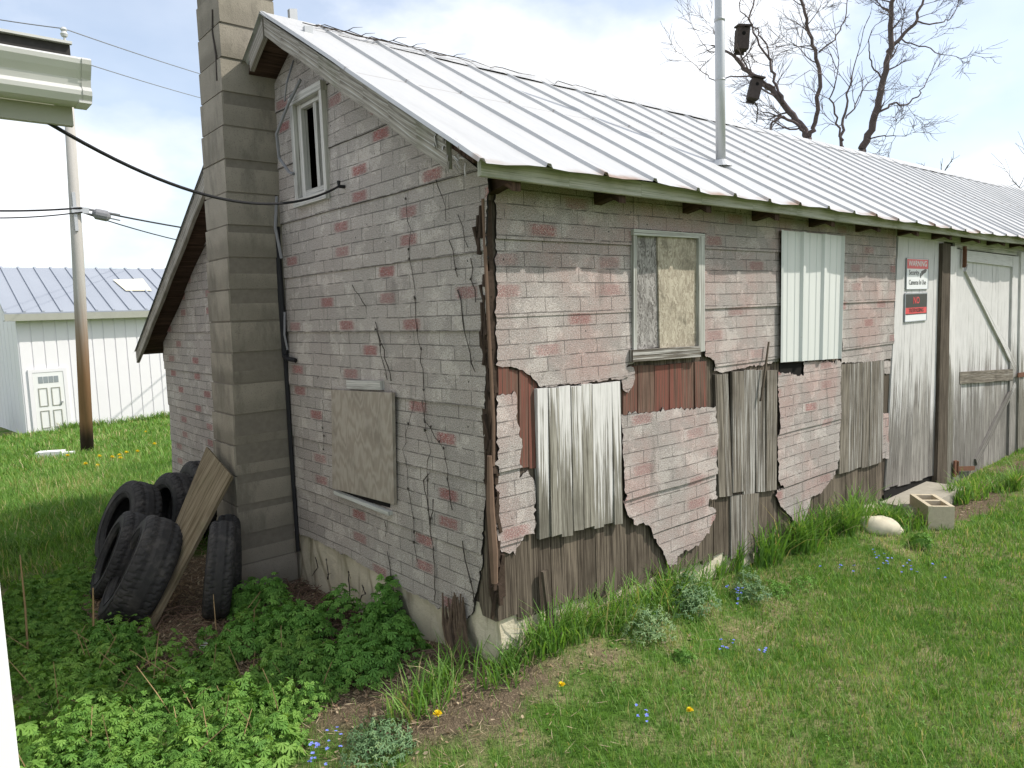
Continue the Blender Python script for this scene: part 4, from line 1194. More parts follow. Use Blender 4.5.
# door
P = [PL(p[0], p[1], B0.y - .02) for p in ((34, 373), (65, 372), (66, 432), (36, 434))]
dx0 = (P[0][0] + P[3][0]) / 2 - B0.x; dx1 = (P[1][0] + P[2][0]) / 2 - B0.x; dz0 = 0.02; dz1 = P[0][1] - B0.z
mb = MB(); mb.box((dx0, -0.05, dz0), (dx1, -0.018, dz1), .2); bdoor = mb.build('door', 'barn_door', barn)
mb = MB()
dw = dx1 - dx0; dh = dz1 - dz0
for fx0, fx1, fz0, fz1 in ((.14, .44, .06, .36), (.56, .86, .06, .36), (.14, .44, .43, .74), (.56, .86, .43, .74)):
    for (a, b, c_, d) in ((fx0, fx1, fz0, fz0 + .012), (fx0, fx1, fz1 - .012, fz1), (fx0, fx0 + .03, fz0 + .012, fz1 - .012), (fx1 - .03, fx1, fz0 + .012, fz1 - .012)):
        mb.box((dx0 + a * dw, -0.062, dz0 + c_ * dh), (dx0 + b * dw, -0.049, dz0 + d * dh), .7)
mb.build('moulding', 'soffit_paint', bdoor)
mb = MB()
for k in range(4): mb.box((dx0 + (.17 + k * .17) * dw, -0.056, dz0 + .82 * dh), (dx0 + (.32 + k * .17) * dw, -0.049, dz0 + .93 * dh), .4)
mb.build('fan_light', 'barn_glass', bdoor)
mb = MB()
mb.box((dx0 - .09, -0.06, 0), (dx0 - .003, -0.0185, dz1 + .09), .5); mb.box((dx1 + .003, -0.06, 0), (dx1 + .09, -0.0185, dz1 + .09), .5); mb.box((dx0 - .003, -0.06, dz1 + .003), (dx1 + .003, -0.0185, dz1 + .09), .5)
mb.build('door_frame', 'barn_white', bdoor)
mb = MB(); mb.tube([(dx1 - .08, -0.05, dz0 + .48 * dh), (dx1 - .08, -0.10, dz0 + .48 * dh)], 0.03, 8); mb.build('knob', 'galv', bdoor)

# ================================================================== utility pole and lines
pb = GR(86, 453); Dp = math.hypot(pb.x - CAM.x, pb.y - CAM.y)
ptop = AT(65, 44, Dp)
pole = thing('utility_pole', pb, 'tall weathered wooden utility pole on the lawn before the barn', 'utility pole')
mb = MB()
v = ptop - pb
mb.tube([Vector((0, 0, -0.6)), v * 0.5 + Vector((0.03, 0, 0)), v], [0.105, 0.092, 0.07], 14, .2)
mb.build('shaft', 'pole', pole, smooth=True)
mb = MB(); mb.tube([v + Vector((0, 0, -.02)), v + Vector((0, 0, .12))], 0.02, 8); mb.tube([v + Vector((0, 0, .12)), v + Vector((0, 0, .16)), v + Vector((0, 0, .2)), v + Vector((0, 0, .23)), v + Vector((0, 0, .27))], [.045, .06, .035, .055, .03], 12)
mb.build('insulator', 'porcelain', pole)
mb = MB(); q = AT(79, 211, Dp) - pb; mb.box((q.x - .13, q.y - .13, q.z - .05), (q.x + .13, q.y - .09, q.z + .05)); mb.box((q.x - .1, q.y - .1, q.z - .35), (q.x - .05, q.y - .06, q.z + .3))
mb.build('bracket', 'galv', pole)
def catenary(p, q, sag, n=24): return [p.lerp(q, i / n) - Vector((0, 0, sag * 4 * (i / n) * (1 - i / n))) for i in range(n + 1)]
def wire(name, pts, r, mat, label, cat='wire', group='overhead lines on the pole', n=5):
    mb = MB(); mb.tube(pts, r, n, .5); o = mb.build(name, mat); return tag(o, label, cat, group)
top = pb + v + Vector((0, 0, .25))
lft = AT(-140, -8, Dp * 1.1); r1 = AT(300, 100, Dp * 1.9)
wire('overhead_wire', catenary(lft, top, .05) + catenary(top, r1, .1)[1:], 0.009, 'wire_grey', 'thin wire passing over the top of the pole')
mid = AT(75, 60, Dp); r2 = AT(290, 118, Dp * 1.9); lf2 = AT(-150, 12, Dp * 1.1)
wire('overhead_wire', catenary(lf2, mid, .05) + catenary(mid, r2, .1)[1:], 0.008, 'wire_grey', 'thin wire just below the pole top')
b0 = AT(79, 209, Dp) + Vector((0, -.14, 0)); bl = AT(-120, 203, Dp * 1.0); br = AT(330, 240, Dp * 1.7)
wire('overhead_cable', catenary(bl, b0, .08) + catenary(b0, br, .18)[1:], 0.016, 'wire_black', 'upper dark cable of the middle bundle on the pole', 'cable')
b1 = b0 + Vector((0, 0, -.07)); 
ob = wire('overhead_cable', catenary(bl + Vector((0, 0, -.08)), b1, .12) + catenary(b1, br + Vector((0, 0, -.2)), .42)[1:], 0.011, 'wire_black', 'lower slacker cable of the middle bundle carrying a splice box', 'cable')
mb = MB()
s0, s1_ = AT(92, 213, Dp), AT(111, 217, Dp)
mb.tube([s0, s0.lerp(s1_, .06), s0.lerp(s1_, .2), s0.lerp(s1_, .8), s0.lerp(s1_, .94), s1_], [.02, .05, .095, .095, .05, .02], 12, .3)
s2_, s3_ = AT(86, 212, Dp), AT(120, 217, Dp); mb.tube([s2_ + Vector((0, -.02, .05)), s3_ + Vector((0, -.02, .03))], .02, 6, .2); mb.tube([s2_ + Vector((0, 0, -.02)), s3_ + Vector((0, 0, -.06))], .012, 6, .2)
mb.build('splice_box', 'wire_grey', ob)
# service cable from the house eave to the shed gable
e0 = Vector((GX - 0.10, GY + 0.115, 2.305)); y_, z_ = PG(347, 187); e1 = Vector((-0.05, y_, z_))
pts = catenary(e0, e1, 0.16, 30)
mb = MB(); mb.tube(pts, 0.0062, 7, .3); mb.tube([e1 + Vector((0, 0, .03)), e1, e1 + Vector((.05, 0, 0))], .011, 6, .3)
tag(mb.build('service_cable', 'wire_black'), 'thick black cable sagging from the house eave past the chimney to the gable', 'cable')

# ================================================================== tyres
CL = Vector((-0.761, 0.648, 0)).normalized(); CT = Vector((-0.648, -0.757, 0)).normalized(); UP = Vector((0, 0, 1))
def tyre(center, axis, R=0.33, wd=0.20, label='', spin=0.0, tread=True):
    axis = axis.normalized()
    rot = axis.to_track_quat('Z', 'Y').to_matrix() @ Matrix.Rotation(spin, 3, 'Z')
    prof = [(0.60, .36), (0.615, .44), (0.66, .485), (0.74, .52), (0.83, .525), (0.90, .50), (0.945, .465), (0.965, .43),
            (0.985, .37), (0.992, .30), (0.997, .20), (1.0, .10), (1.0, 0.0)]
    prof = prof + [(a, -b) for a, b in prof[-2::-1]] + [(0.63, -.30), (0.80, -.38), (0.91, -.36), (0.935, 0.0), (0.91, .36), (0.80, .38), (0.63, .30)]
    n = 160; mb = MB(); m = len(prof)
    for j in range(n):
        a = 2 * math.pi * j / n; ca, sa = math.cos(a), math.sin(a)
        for i, (r, w_) in enumerate(prof):
            rr = r
            if tread and 5 <= i <= 19:  # blocks and grooves
                if abs(w_) > 0.30: rr -= 0.022 if (j % 4 == 0) else 0.0
                elif abs(w_) > 0.15: rr -= 0.018 if (j + 2) % 4 == 0 else 0.0
                if abs(abs(w_) - .20) < .02: rr -= 0.016
            p = Vector((rr * R * ca, rr * R * sa, w_ * wd))
            mb.v.append(tuple(rot @ p + center))
    for j in range(n):
        for i in range(m):
            i2 = (i + 1) % m; j2 = (j + 1) % n
            mb.f.append([j * m + i, j2 * m + i, j2 * m + i2, j * m + i2]); mb.uv += [(0, 0), (1, 0), (1, 1), (0, 1)]; mb.r.append(0.2); mb.mi.append(0)
    for q in (0.70, 0.88):                          # raised rings on the sidewalls
        for s in (1, -1):
            ww = 0.528 if q < .8 else .507
            pts = [rot @ Vector((q * R * math.cos(2 * math.pi * k / 60), q * R * math.sin(2 * math.pi * k / 60), s * ww * wd)) + center for k in range(61)]
            mb.tube(pts, 0.003, 5, .2, False)
    o = mb.build('tyre', 'rubber', None, smooth=False)
    me = o.data
    # keep the origin at the tyre's own centre
    for vv in me.vertices: vv.co -= center
    o.location = center
    return tag(o, label, 'tyre', 'old tyres piled by the chimney')
def standing(px, py, yaw, lean, R, wd, label, tread=True, dz=0.0):
    g0 = GR(px, py); CT = Vector((CAM.x - g0.x, CAM.y - g0.y, 0)).normalized(); CL = Vector((CT.y, -CT.x, 0))
    """tyre touching the ground at a seen point; axis = camera-left turned by yaw towards the camera, raised by lean"""
    g = GR(px, py)
    ax = (CL * math.cos(yaw) + CT * math.sin(yaw)) * math.cos(lean) + UP * math.sin(lean)
    upv = (UP - ax * UP.dot(ax)).normalized()
    c = g + upv * R * 0.985 + Vector((0, 0, dz)) - ax * wd * .42
    return tyre(c, ax, R, wd, label, spin=px * .7, tread=tread)
standing(99, 619, R_(-3), R_(30), 0.355, 0.235, 'black truck tyre with deep tread at the front of the pile')
standing(90, 597, R_(1), R_(27), 0.31, 0.19, 'narrow black tyre squeezed directly behind the front tyre')
standing(100, 572, R_(14), R_(24), 0.36, 0.20, 'large grey black tyre at the left rear of the pile')
standing(156, 552, R_(20), R_(14), 0.33, 0.19, 'dark tyre half hidden behind the front tyres, before the one by the wall')
standing(183, 536, R_(15), R_(10), 0.33, 0.19, 'rearmost tyre of the pile, nearest the far gable wall')
standing(204, 616, R_(-3), R_(9), 0.30, 0.15, 'tyre standing upright between the leaning board and the chimney')
standing(220, 598, R_(0), R_(4), 0.28, 0.13, 'dark tyre pressed against the chimney face behind the upright one')

# leaning board
t2 = Vector((-0.435,) + PG(234, 477, -0.435)); t1 = Vector((-0.46,) + PG(209, 448, -0.46))
b2 = GR(154, 629); b1 = b2 + (t1 - t2) * 0.62 + Vector((-.0, 0.02, 0.0)); b1.z = gz(b1.x, b1.y)
t1b = PL(205, 452, 0)
nrm = (t2 - b2).cross(t1 - b2).normalized()
mb = MB()
c = []
for k in range(8):
    p = (t1 if k & 1 else t2) if k & 4 else (b1 if k & 1 else b2)
    c.append(p + nrm * (0.024 if k & 2 else 0))
mb.hexa(c, .3, 2)
org = b2.copy()
bo = mb.build('leaning_board', 'ply_brown'); 
for vv in bo.data.vertices: vv.co -= org
bo.location = org
tag(bo, 'brown mossy wooden board leaning on the chimney over the tyres', 'board')

# ================================================================== bare trees behind the roof
def grow(mb, p, d, L, r, lvl, up=0.12, spread=0.7, rnds=None, minr=0.006):
    rnds = rnds or random
    n = 5; pts = [p.copy()]; rad = [r]; q = p.copy(); dd = d.normalized()
    kids = []
    for i in range(n):
        dd = (dd + Vector((rnds.gauss(0, .14), rnds.gauss(0, .14), rnds.gauss(0, .12) + up * .25))).normalized()
        q = q + dd * L / n; pts.append(q.copy()); rad.append(max(minr * .6, r * (1 - .6 * (i + 1) / n)))
        if i >= 1: kids.append((q.copy(), dd.copy(), rad[-1]))
    mb.tube(pts, rad, 6 if r > .04 else (4 if r > 0.015 else 3), rnds.random(), False)
    if lvl <= 0: return
    for (a, e, rr) in kids:
        for _ in range(2 if rnds.random() < .25 else 1):
            ax = Vector((rnds.gauss(0, 1), rnds.gauss(0, 1), rnds.gauss(0, .8))); ax -= e * ax.dot(e)
            if ax.length < .01: continue
            nd = (e + ax.normalized() * rnds.uniform(.45, 1.1) * spread).normalized()
            grow(mb, a, nd, L * rnds.uniform(.48, .72), max(minr, rr * rnds.uniform(.45, .65)), lvl - 1, up, spread, rnds, minr)
def limb_tree(name, D, base, limbs, label, mat='bark', lvl=3, seed=1, group=None, kidL=1.3, minr=.006):
    """limbs: list of (pixel polyline, start radius, end radius, depth drift)"""
    rr = random.Random(seed)
    root = AT(base[0], base[1], D); g = Vector((root.x, root.y, gz(root.x, root.y)))
    t = thing(name, g, label, 'tree', group)
    tm = MB(); tw = MB()
    tm.tube([Vector((0, 0, -.3)), Vector((0.03, 0, (root.z - g.z) * .5)), root - g], [limbs[0][1] * 1.6, limbs[0][1] * 1.25, limbs[0][1] * 1.05], 10, .4)
    for px, ra, rb, drift in limbs:
        n = len(px); pts = [AT(p[0], p[1], D + drift * i / max(1, n - 1)) - g for i, p in enumerate(px)]
        # resample with a little wobble
        P = []; Rr = []
        for i in range(n - 1):
            for k in range(4):
                f = k / 4; tt = (i + f) / (n - 1)
                P.append(pts[i].lerp(pts[i + 1], f) + Vector((rr.gauss(0, .012), rr.gauss(0, .02), rr.gauss(0, .012)))); Rr.append(ra + (rb - ra) * tt)
        P.append(pts[-1]); Rr.append(rb)
        tm.tube(P, Rr, 8, .4)
        for i in range(3, len(P)):
            if rr.random() < .33:
                e = (P[i] - P[i - 1]).normalized(); ax = Vector((rr.gauss(0, 1), rr.gauss(0, 1), rr.gauss(0, .7))); ax -= e * ax.dot(e)
                grow(tw, P[i], (e * .6 + ax.normalized()).normalized(), kidL * rr.uniform(.5, 1.1), max(minr * 1.3, Rr[i] * .38), lvl - 1, .12, .75, rr, minr)
        e = (P[-1] - P[-2]).normalized()
        if rb < .06: grow(tw, P[-1], e, kidL, rb, lvl - 1, .12, .75, rr, minr)
    tm.build('trunk', mat, t, smooth=True); tw.build('branches', mat, t)
    return t
limb_tree('bare_tree', 15.5, (808, 138), [
    ([(808, 138), (800, 124), (785, 106), (771, 90), (757, 80), (745, 68), (736, 58)], 0.0672, 0.0398, .3),
    ([(808, 138), (814, 128), (818, 105), (820, 70), (813, 45), (806, 20), (800, -10)], 0.0476, 0.0245, -.4),
    ([(806, 134), (795, 124), (783, 117), (776, 120), (771, 125)], 0.0281, 0.0184, -.5),
    ([(783, 103), (776, 80), (770, 60), (758, 45), (750, 20), (756, -10)], 0.0281, 0.0134, .8),
    ([(775, 88), (757, 76), (735, 76), (715, 80), (700, 70)], 0.0195, 0.0073, -.8),
    ([(771, 60), (766, 45), (757, 30), (740, 10), (738, -15)], 0.0170, 0.0073, .4),
    ([(820, 52), (834, 40), (845, 20), (848, -10)], 0.0170, 0.0073, .8),
    ([(735, 56), (722, 48), (712, 55), (700, 40)], 0.0110, 0.0061, .5)],
    'bare tree with a sawn-off leaning limb behind the roof, left of the thick upright one', seed=4, group='bare trees behind the shed', lvl=3, kidL=.66, minr=.0045)
limb_tree('bare_tree', 16.5, (862, 150), [
    ([(862, 150), (871, 130), (879, 100), (886, 70), (891, 40), (891, 10), (900, -20)], 0.0756, 0.0367, -.4),
    ([(888, 52), (902, 36), (916, 22), (922, 4), (926, -20)], 0.0391, 0.0184, .5),
    ([(880, 112), (893, 103), (907, 105), (920, 95), (925, 85)], 0.0221, 0.0092, .6),
    ([(884, 82), (872, 65), (868, 50), (872, 30)], 0.0170, 0.0073, -.9),
    ([(916, 22), (935, 24), (948, 20), (955, 12)], 0.0170, 0.0073, .9),
    ([(900, 40), (925, 48), (945, 55)], 0.0145, 0.0073, -.8),
    ([(868, 140), (880, 136), (896, 136)], 0.0170, 0.0073, -.5),
    ([(890, 15), (880, 5), (872, -12)], 0.0170, 0.0073, .5)],
    'bare tree with one thick upright trunk behind the roof', seed=9, group='bare trees behind the shed', lvl=3, kidL=.64, minr=.0045)
limb_tree('bare_sapling', 14.5, (842, 146), [
    ([(842, 146), (843, 125), (848, 100), (852, 75)], .03, .012, .3),
    ([(842, 140), (836, 118), (832, 98), (836, 80)], .02, .010, -.4),
    ([(844, 120), (858, 104), (862, 90)], .015, .008, .4)],
    'thin bare sapling between the two bare trees behind the roof', seed=12, group='bare trees behind the shed', lvl=2, kidL=.8)
limb_tree('bare_tree', 34.0, (932, 190), [
    ([(932, 190), (928, 182), (926, 175)], .05, .03, 0.5), ([(930, 188), (940, 178), (944, 172)], .04, .025, .5)],
    'tiny far bare treetop just above the roof line at right', 'bark_grey', seed=21, lvl=2, kidL=.6, minr=.012)
limb_tree('bare_tree', 42.0, (1036, 215), [
    ([(1036, 215), (1031, 190), (1028, 170)], .07, .03, 0.5), ([(1032, 200), (1023, 190), (1016, 184)], .035, .018, .5)],
    'far bare tree at the right edge of the photo', 'bark_grey', seed=23, lvl=2, kidL=1.3, minr=.012)
# nest boxes in the left tree
def nest_box(px, py, D, w, h, tilt, label, strip=False):
    c = AT(px, py, D)
    t = thing('nest_box', c - Vector((0, 0, h / 2)), label, 'nest box', 'boxes hung in the bare tree', rz=R_(-40))
    Rm = Matrix.Translation((0, 0, h / 2)) @ Matrix.Rotation(tilt, 4, 'Y') @ Matrix.Translation((0, 0, -h / 2))
    mb = MB(); mb.box((-w / 2, -w * .45, 0), (w / 2, w * .45, h * .86), .3, mat=Rm); mb.box((-w * .4, w * .45, -h * .12), (w * .4, w * .52, h * 1.05), .8, mat=Rm)
    mb.build('body', 'box_wood', t)
    mb = MB()
    c8 = [Rm @ Vector(((w * .58 if k & 1 else -w * .58), (w * .5 if k & 2 else -w * .72), (h * .88 if k & 2 == 0 else h * .97) + (0.03 if k & 4 else 0))) for k in range(8)]
    mb.hexa(c8, .1); mb.build('lid', 'box_wood', t)
    mb = MB()
    pts = [Rm @ Vector((0, -w * .45 - .004, h * .62)), Rm @ Vector((0, -w * .45 + .002, h * .62))]
    mb.tube(pts, w * .16, 14, .5); mb.build('entrance_hole', 'dark', t)  # solid disc, the darkness inside the hole is painted on
    if strip:
        mb = MB(); mb.tube([Rm @ Vector((0, 0, .02)), Vector((.05, 0, -.15)), Vector((.03, 0, -.42))], .012, 5); mb.build('strap', 'vine', t)
nest_box(742, 38, 15.6, .235, .46, R_(4), 'dark nest box standing upright above the sawn limb, by the vent pipe')
nest_box(755, 88, 15.0, .20, .42, R_(14), 'lower tilted dark nest box with a strap hanging below it', True)

# ================================================================== small things on the ground
def lump(mb, c, rx, ry, rz_, seed, n=14, m=8):
    rr = random.Random(seed); ph = [rr.uniform(0, 6) for _ in range(6)]
    def pt(i, j):
        th = math.pi * j / m; a = 2 * math.pi * i / n
        k = 1 + math.sin(th) * (.13 * math.sin(2 * a + ph[0]) + .10 * math.sin(3 * a + 2 * th + ph[1]))
        return (c[0] + rx * k * math.sin(th) * math.cos(a), c[1] + ry * k * math.sin(th) * math.sin(a), c[2] + rz_ * k * math.cos(th))
    for j in range(m):
        for i in range(n): mb.poly([pt(i, j), pt(i, j + 1), pt(i + 1, j + 1), pt(i + 1, j)], None, .3)
def cinder_block(px, py, rz, label, tilt=0.0, L=.39, Wd=.19, H=.19, upright=True):
    g = GR(px, py)
    t = thing('concrete_block', g, label, 'concrete block', None, rz)
    mb = MB(); th = .032
    # holes open upwards
    xs = [-L / 2, -L / 2 + th, -th / 2, th / 2, L / 2 - th, L / 2]
    mb.box((-L / 2, -Wd / 2, -.04), (L / 2, -Wd / 2 + th, H)); mb.box((-L / 2, Wd / 2 - th, -.04), (L / 2, Wd / 2, H))
    for a, b in ((xs[0], xs[1]), (xs[2], xs[3]), (xs[4], xs[5])): mb.box((a, -Wd / 2 + th, -.04), (b, Wd / 2 - th, H - .002))
    mb.build('shell', 'block', t)
    mb = MB(); mb.box((-L / 2 + th, -Wd / 2 + th, -.03), (L / 2 - th, Wd / 2 - th, .06), .9); mb.build('fill', 'mortar', t)
cinder_block(931, 523, R_(40), 'pale hollow concrete block standing in the grass before the white boards')
g = GR(912, 505)
mb = MB(); mb.box((-.55, -.16, -.12), (.45, .16, .085), .3)
sb = mb.build('concrete_step', 'slab'); sb.location = (4.72, -0.16, gz(4.7, -.16) + .02); tag(sb, 'low grey concrete step under the white boards, behind the block', 'step')
g = GR(880, 530)
mb = MB(); lump(mb, (0, 0, 0.02), .19, .10, .085, 5, 26, 14)
o = mb.build('stone', 'stone', None, True)
bm_ = bmesh.new(); bm_.from_mesh(o.data); bmesh.ops.remove_doubles(bm_, verts=bm_.verts[:], dist=.0005)
bmesh.ops.recalc_face_normals(bm_, faces=bm_.faces[:])
for v_ in bm_.verts:
    v_.co += Vector((math.sin(31 * v_.co.y + 9 * v_.co.x), math.sin(27 * v_.co.x), math.sin(40 * v_.co.x + 33 * v_.co.y))) * .005
bm_.to_mesh(o.data); bm_.free()
for p_ in o.data.polygons: p_.use_smooth = True
o.location = g; o.rotation_euler = (0, R_(12), R_(-25)); tag(o, 'smooth cream stone in the grass left of the concrete block', 'stone')
g = GR(51, 458)
mb = MB(); mb.box((-.2, -.1, -.02), (.2, .1, .12), .2); mb.box((.2, -.07, -.02), (.36, .06, .09), .2)
o = mb.build('white_brick', 'paper', None); o.location = g; o.rotation_euler = (0, 0, R_(-30)); tag(o, 'pair of white bricks lying on the far lawn by the pole', 'brick')
g = GR(216, 652)
mb = MB()
for i in range(8):
    a = i / 7 * .16 - .08
    b = a + .16 / 7
    f = lambda x: .025 + .012 * math.sin(x * 40) + x * x * 2
    mb.poly([(a, -.03, f(a) + .0), (b, -.03 + .008 * math.sin(b * 60), f(b)), (b, .035, f(b) + .008), (a, .03, f(a) + .014)], None, .2)
o = mb.build('paper_scrap', 'paper', None); o.location = g; o.rotation_euler = (0, 0, R_(-45)); tag(o, 'scrap of white litter lying on the dead leaves', 'litter')
# upright dry stalks
def stalk(px, py, top, label, r=.006, name='dry_stalk', mat='stalk'):
    g = GR(px, py); D = math.hypot(g.x - CAM.x, g.y - CAM.y); tp = AT(top[0], top[1], D)
    v = tp - g; mb = MB(); mb.tube([Vector((0, 0, -.05)), v * .5 + Vector((.006, .004, 0)), v], [r, r * .9, r * .6], 6, .4)
    o = mb.build(name, mat); o.location = g; tag(o, label, 'plant stalk', 'dry stalks among the weeds')
stalk(92, 655, (93, 588), 'dry tan stalk standing in front of the tyres')
stalk(28, 660, (20, 555), 'taller dry tan stalk near the white house corner')
stalk(252, 590, (258, 556), 'reddish dead stick standing at the foot of the chimney', .012, 'dead_stick', 'twig')

# dead vines clinging to the gable ------------------------------------
def vine_path(mb, px, r0, r1, seed, off=0.024):
    rr = random.Random(seed)
    pts = [Vector((-off,) + PG(p[0], p[1])) for p in px]
    P = []
    for i in range(len(pts) - 1):
        n = max(2, int((pts[i + 1] - pts[i]).length / .045))
        for k in range(n): P.append(pts[i].lerp(pts[i + 1], k / n) + Vector((0, rr.gauss(0, .008), rr.gauss(0, .006))))
    P.append(pts[-1])
    r0 *= .62; r1 *= .7
    i = 0
    while i < len(P) - 2:                            # broken into runs, as the old stems are
        L = rr.randint(3, 9)
        q = P[i:i + L + 1]
        if len(q) > 1:
            t = i / len(P); mb.tube(q, [(r0 + (r1 - r0) * t) * rr.uniform(.5, 1.2) for _ in q], 5, rr.random())
        for p in q:
            if rr.random() < .35:
                e = Vector((-.0, rr.gauss(0, 1), rr.gauss(0, 1))).normalized() * rr.uniform(.01, .05)
                mb.tube([p, p + e * .6 + Vector((0, 0, .004)), p + e], r1 * .6, 3, rr.random(), False)
            if rr.random() < .25:
                mb.hexa([p + Vector(((-.003 if k & 1 else .004), rr.gauss(0, .003) + (.007 if k & 2 else 0) * rr.uniform(.4, 1), (.011 if k & 4 else 0) * rr.uniform(.5, 1.5))) for k in range(8)], rr.random())
        i += L + (rr.randint(1, 3) if rr.random() < .5 else 0)
mb = MB()
vine_path(mb, [(480, 610), (470, 560), (455, 500), (448, 450), (430, 420), (428, 380), (420, 320), (414, 250), (410, 200)], .005, .002, 1)
vine_path(mb, [(440, 600), (436, 540), (430, 490), (432, 440), (426, 400)], .004, .002, 2)
vine_path(mb, [(395, 382), (388, 350), (378, 320), (366, 300), (356, 285)], .005, .003, 3)
vine_path(mb, [(391, 380), (384, 345), (380, 330)], .004, .003, 4)
vine_path(mb, [(478, 370), (472, 340), (465, 310), (460, 270), (452, 220), (440, 180)], .005, .002, 5)
vine_path(mb, [(480, 300), (472, 250), (462, 215)], .004, .002, 6)
vine_path(mb, [(327, 450), (326, 400), (327, 388)], .002, .002, 7)
vine_path(mb, [(400, 600), (392, 560), (388, 520)], .004, .002, 8)
vine_path(mb, [(420, 560), (415, 500), (408, 450), (418, 400)], .003, .0015, 12)
vine_path(mb, [(437, 500), (434, 525), (428, 480), (440, 470)], .005, .002, 13)
o = mb.build('dead_vine', 'vine'); tag(o, 'dark dead vine stems clinging all over the shingled gable', 'vine')
mb = MB()
for k in range(26):
    a = PG(random.uniform(450, 470), 612 + random.uniform(-26, 10)); a = Vector((-random.uniform(.025, .05), a[0], max(a[1], .12)))
    b = Vector((-random.uniform(.04, .09), random.uniform(.10, .26), -0.12))
    mb.tube([a, a.lerp(b, .35) + Vector((-random.uniform(0, .025), random.uniform(-.02, .02), 0)), a.lerp(b, .7) + Vector((-random.uniform(0, .02), random.uniform(-.015, .015), 0)), b], [.004, .009, .011, .013], 5, random.random())
for k in range(6):
    y0_ = .15 + .05 * k
    mb.tube([(-0.06, y0_, gz(-.06, y0_) + .02), (-.14, y0_ + .06, gz(-.14, y0_) + .03), (-.22, y0_ + .12, gz(-.22, y0_ + .12) - .02)], [.008, .006, .004], 5, random.random())
o = mb.build('vine_stump', 'vine_stump'); tag(o, 'thick shaggy dead vine stump at the foot of the corner', 'vine')
mb = MB()
rr_ = random.Random(3)
for k in range(11):
    x = rr_.uniform(-.1, 2.6) if k > 3 else rr_.uniform(-.15, .5); L = rr_.uniform(.25, .7); n_ = 7; P = []
    for i in range(n_):
        xx = x + L * i / (n_ - 1); yy = RID_Y - .05 - .10 * rr_.random()
        P.append(Vector((xx, yy, z_right(xx, min(yy, RID_Y)) + .032 + .014 * math.sin(3.1 * i / (n_ - 1)) * rr_.uniform(.3, 1.2))))
    mb.tube(P, [.003, .003, .003, .003, .002, .002, .001], 4, rr_.random(), False)
    if k % 2: mb.tube([P[3], P[3] + Vector((.02, -.03, .012)), P[3] + Vector((.07, -.06, .016))], [.003, .002, .001], 4, .5, False)
o = mb.build('dead_vine', 'vine'); tag(o, 'dead vine twigs straggling along the roof ridge', 'vine')
# streaky stems on the foundation
mb = MB()
for px, py, q in ((330, 560, 590), (352, 572, 606), (366, 585, 600), (388, 590, 612), (318, 556, 575), (404, 598, 625)):
    vine_path(mb, [(px, py), (px + 2, (py + q) / 2), (px - 3, q)], .006, .004, px, 0.02)
o = mb.build('dead_vine', 'vine'); tag(o, 'short dark dead stems running down the cream foundation', 'vine')

# ================================================================== ground vegetation
def inside_shed(x, y, m=0.04): return (x > -m) & (y > -m) & (y < 5.1) & (x < XE)
def in_chimney(x, y): return (x > -.45) & (x < 0) & (y > 2.15) & (y < 2.65)
def in_house(x, y): return (x < HX + .03) & (y > HY - .03)
dirtv = np.vectorize(dirt_at)
def pnoise(x, y, s, seed):
    r = np.random.default_rng(seed); out = np.zeros_like(x)
    for k in range(6):
        a = r.uniform(0, 6.28); f = s * r.uniform(.6, 1.9); out += np.sin((x * np.cos(a) + y * np.sin(a)) * f + r.uniform(0, 6.28))
    return out / 6
BLADE_V = np.array([(-.5, 0, 0), (.5, 0, 0), (-.42, .10, .38), (.42, .10, .38), (-.28, .34, .74), (.28, .34, .74), (0, .75, 1.0)])
BLADE_F = [(0, 1, 3), (0, 3, 2), (2, 3, 5), (2, 5, 4), (4, 5, 6)]
Gx, Gy, Gh, Gw, Gr, Gb = [], [], [], [], [], []
def add_grass(x, y, h, w, rnd, bend):
    Gx.append(x); Gy.append(y); Gh.append(h); Gw.append(w); Gr.append(rnd); Gb.append(bend)
def lawn(x0, x1, y0, y1, dens, h, w, dcut=0.45):
    n = int((x1 - x0) * (y1 - y0) * dens)
    x = rng.uniform(x0, x1, n); y = rng.uniform(y0, y1, n)
    k = ~(inside_shed(x, y) | in_chimney(x, y) | in_house(x, y))
    x, y = x[k], y[k]
    d = dirtv(x, y); pn = pnoise(x, y, 3.2, 3); p2 = pnoise(x, y, 9, 5)
    keep = rng.random(len(x)) > np.clip((d + .25 * p2 - .12) / dcut, 0, .97) * .97
    keep &= rng.random(len(x)) > np.clip(pn * 1.1 + .6 * p2 + pnoise(x, y, 1.1, 17) * .5 - .14, 0, .65)
    x, y, pn, p2 = x[keep], y[keep], pn[keep], p2[keep]
    n = len(x)
    hh = h * rng.lognormal(0, .32, n) * (1 + .35 * p2)
    r = np.clip(.42 + .26 * rng.standard_normal(n) + .32 * p2 + .18 * pn, 0, .82)
    dry = rng.random(n) < .06 + .22 * np.clip(pn + .5 * p2, 0, 1)
    r[dry] = rng.uniform(.86, 1.0, dry.sum())
    add_grass(x, y, hh, w * rng.uniform(.7, 1.4, n), r, rng.uniform(.3, 1.1, n))
lawn(-1.2, 3.2, -2.6, 0.0, 9000, 0.036, 0.0034)
lawn(3.2, 9.5, -3.0, 0.0, 4400, 0.040, 0.0052)
lawn(-3.0, 1.0, -4.2, -2.6, 1500, 0.045, 0.005)
lawn(1.0, 9.0, -5.5, -2.8, 900, 0.05, 0.007)
lawn(-1.86, 0.0, 0.0, 1.2, 2500, 0.045, 0.0035, .7)
lawn(-1.86, 0.4, 3.6, 9.0, 2600, 0.075, 0.007)
lawn(-1.0, 2.5, 5.1, 9.0, 1800, 0.08, 0.008)
lawn(-3.0, 6.0, 9.0, 13.5, 900, 0.08, 0.013)
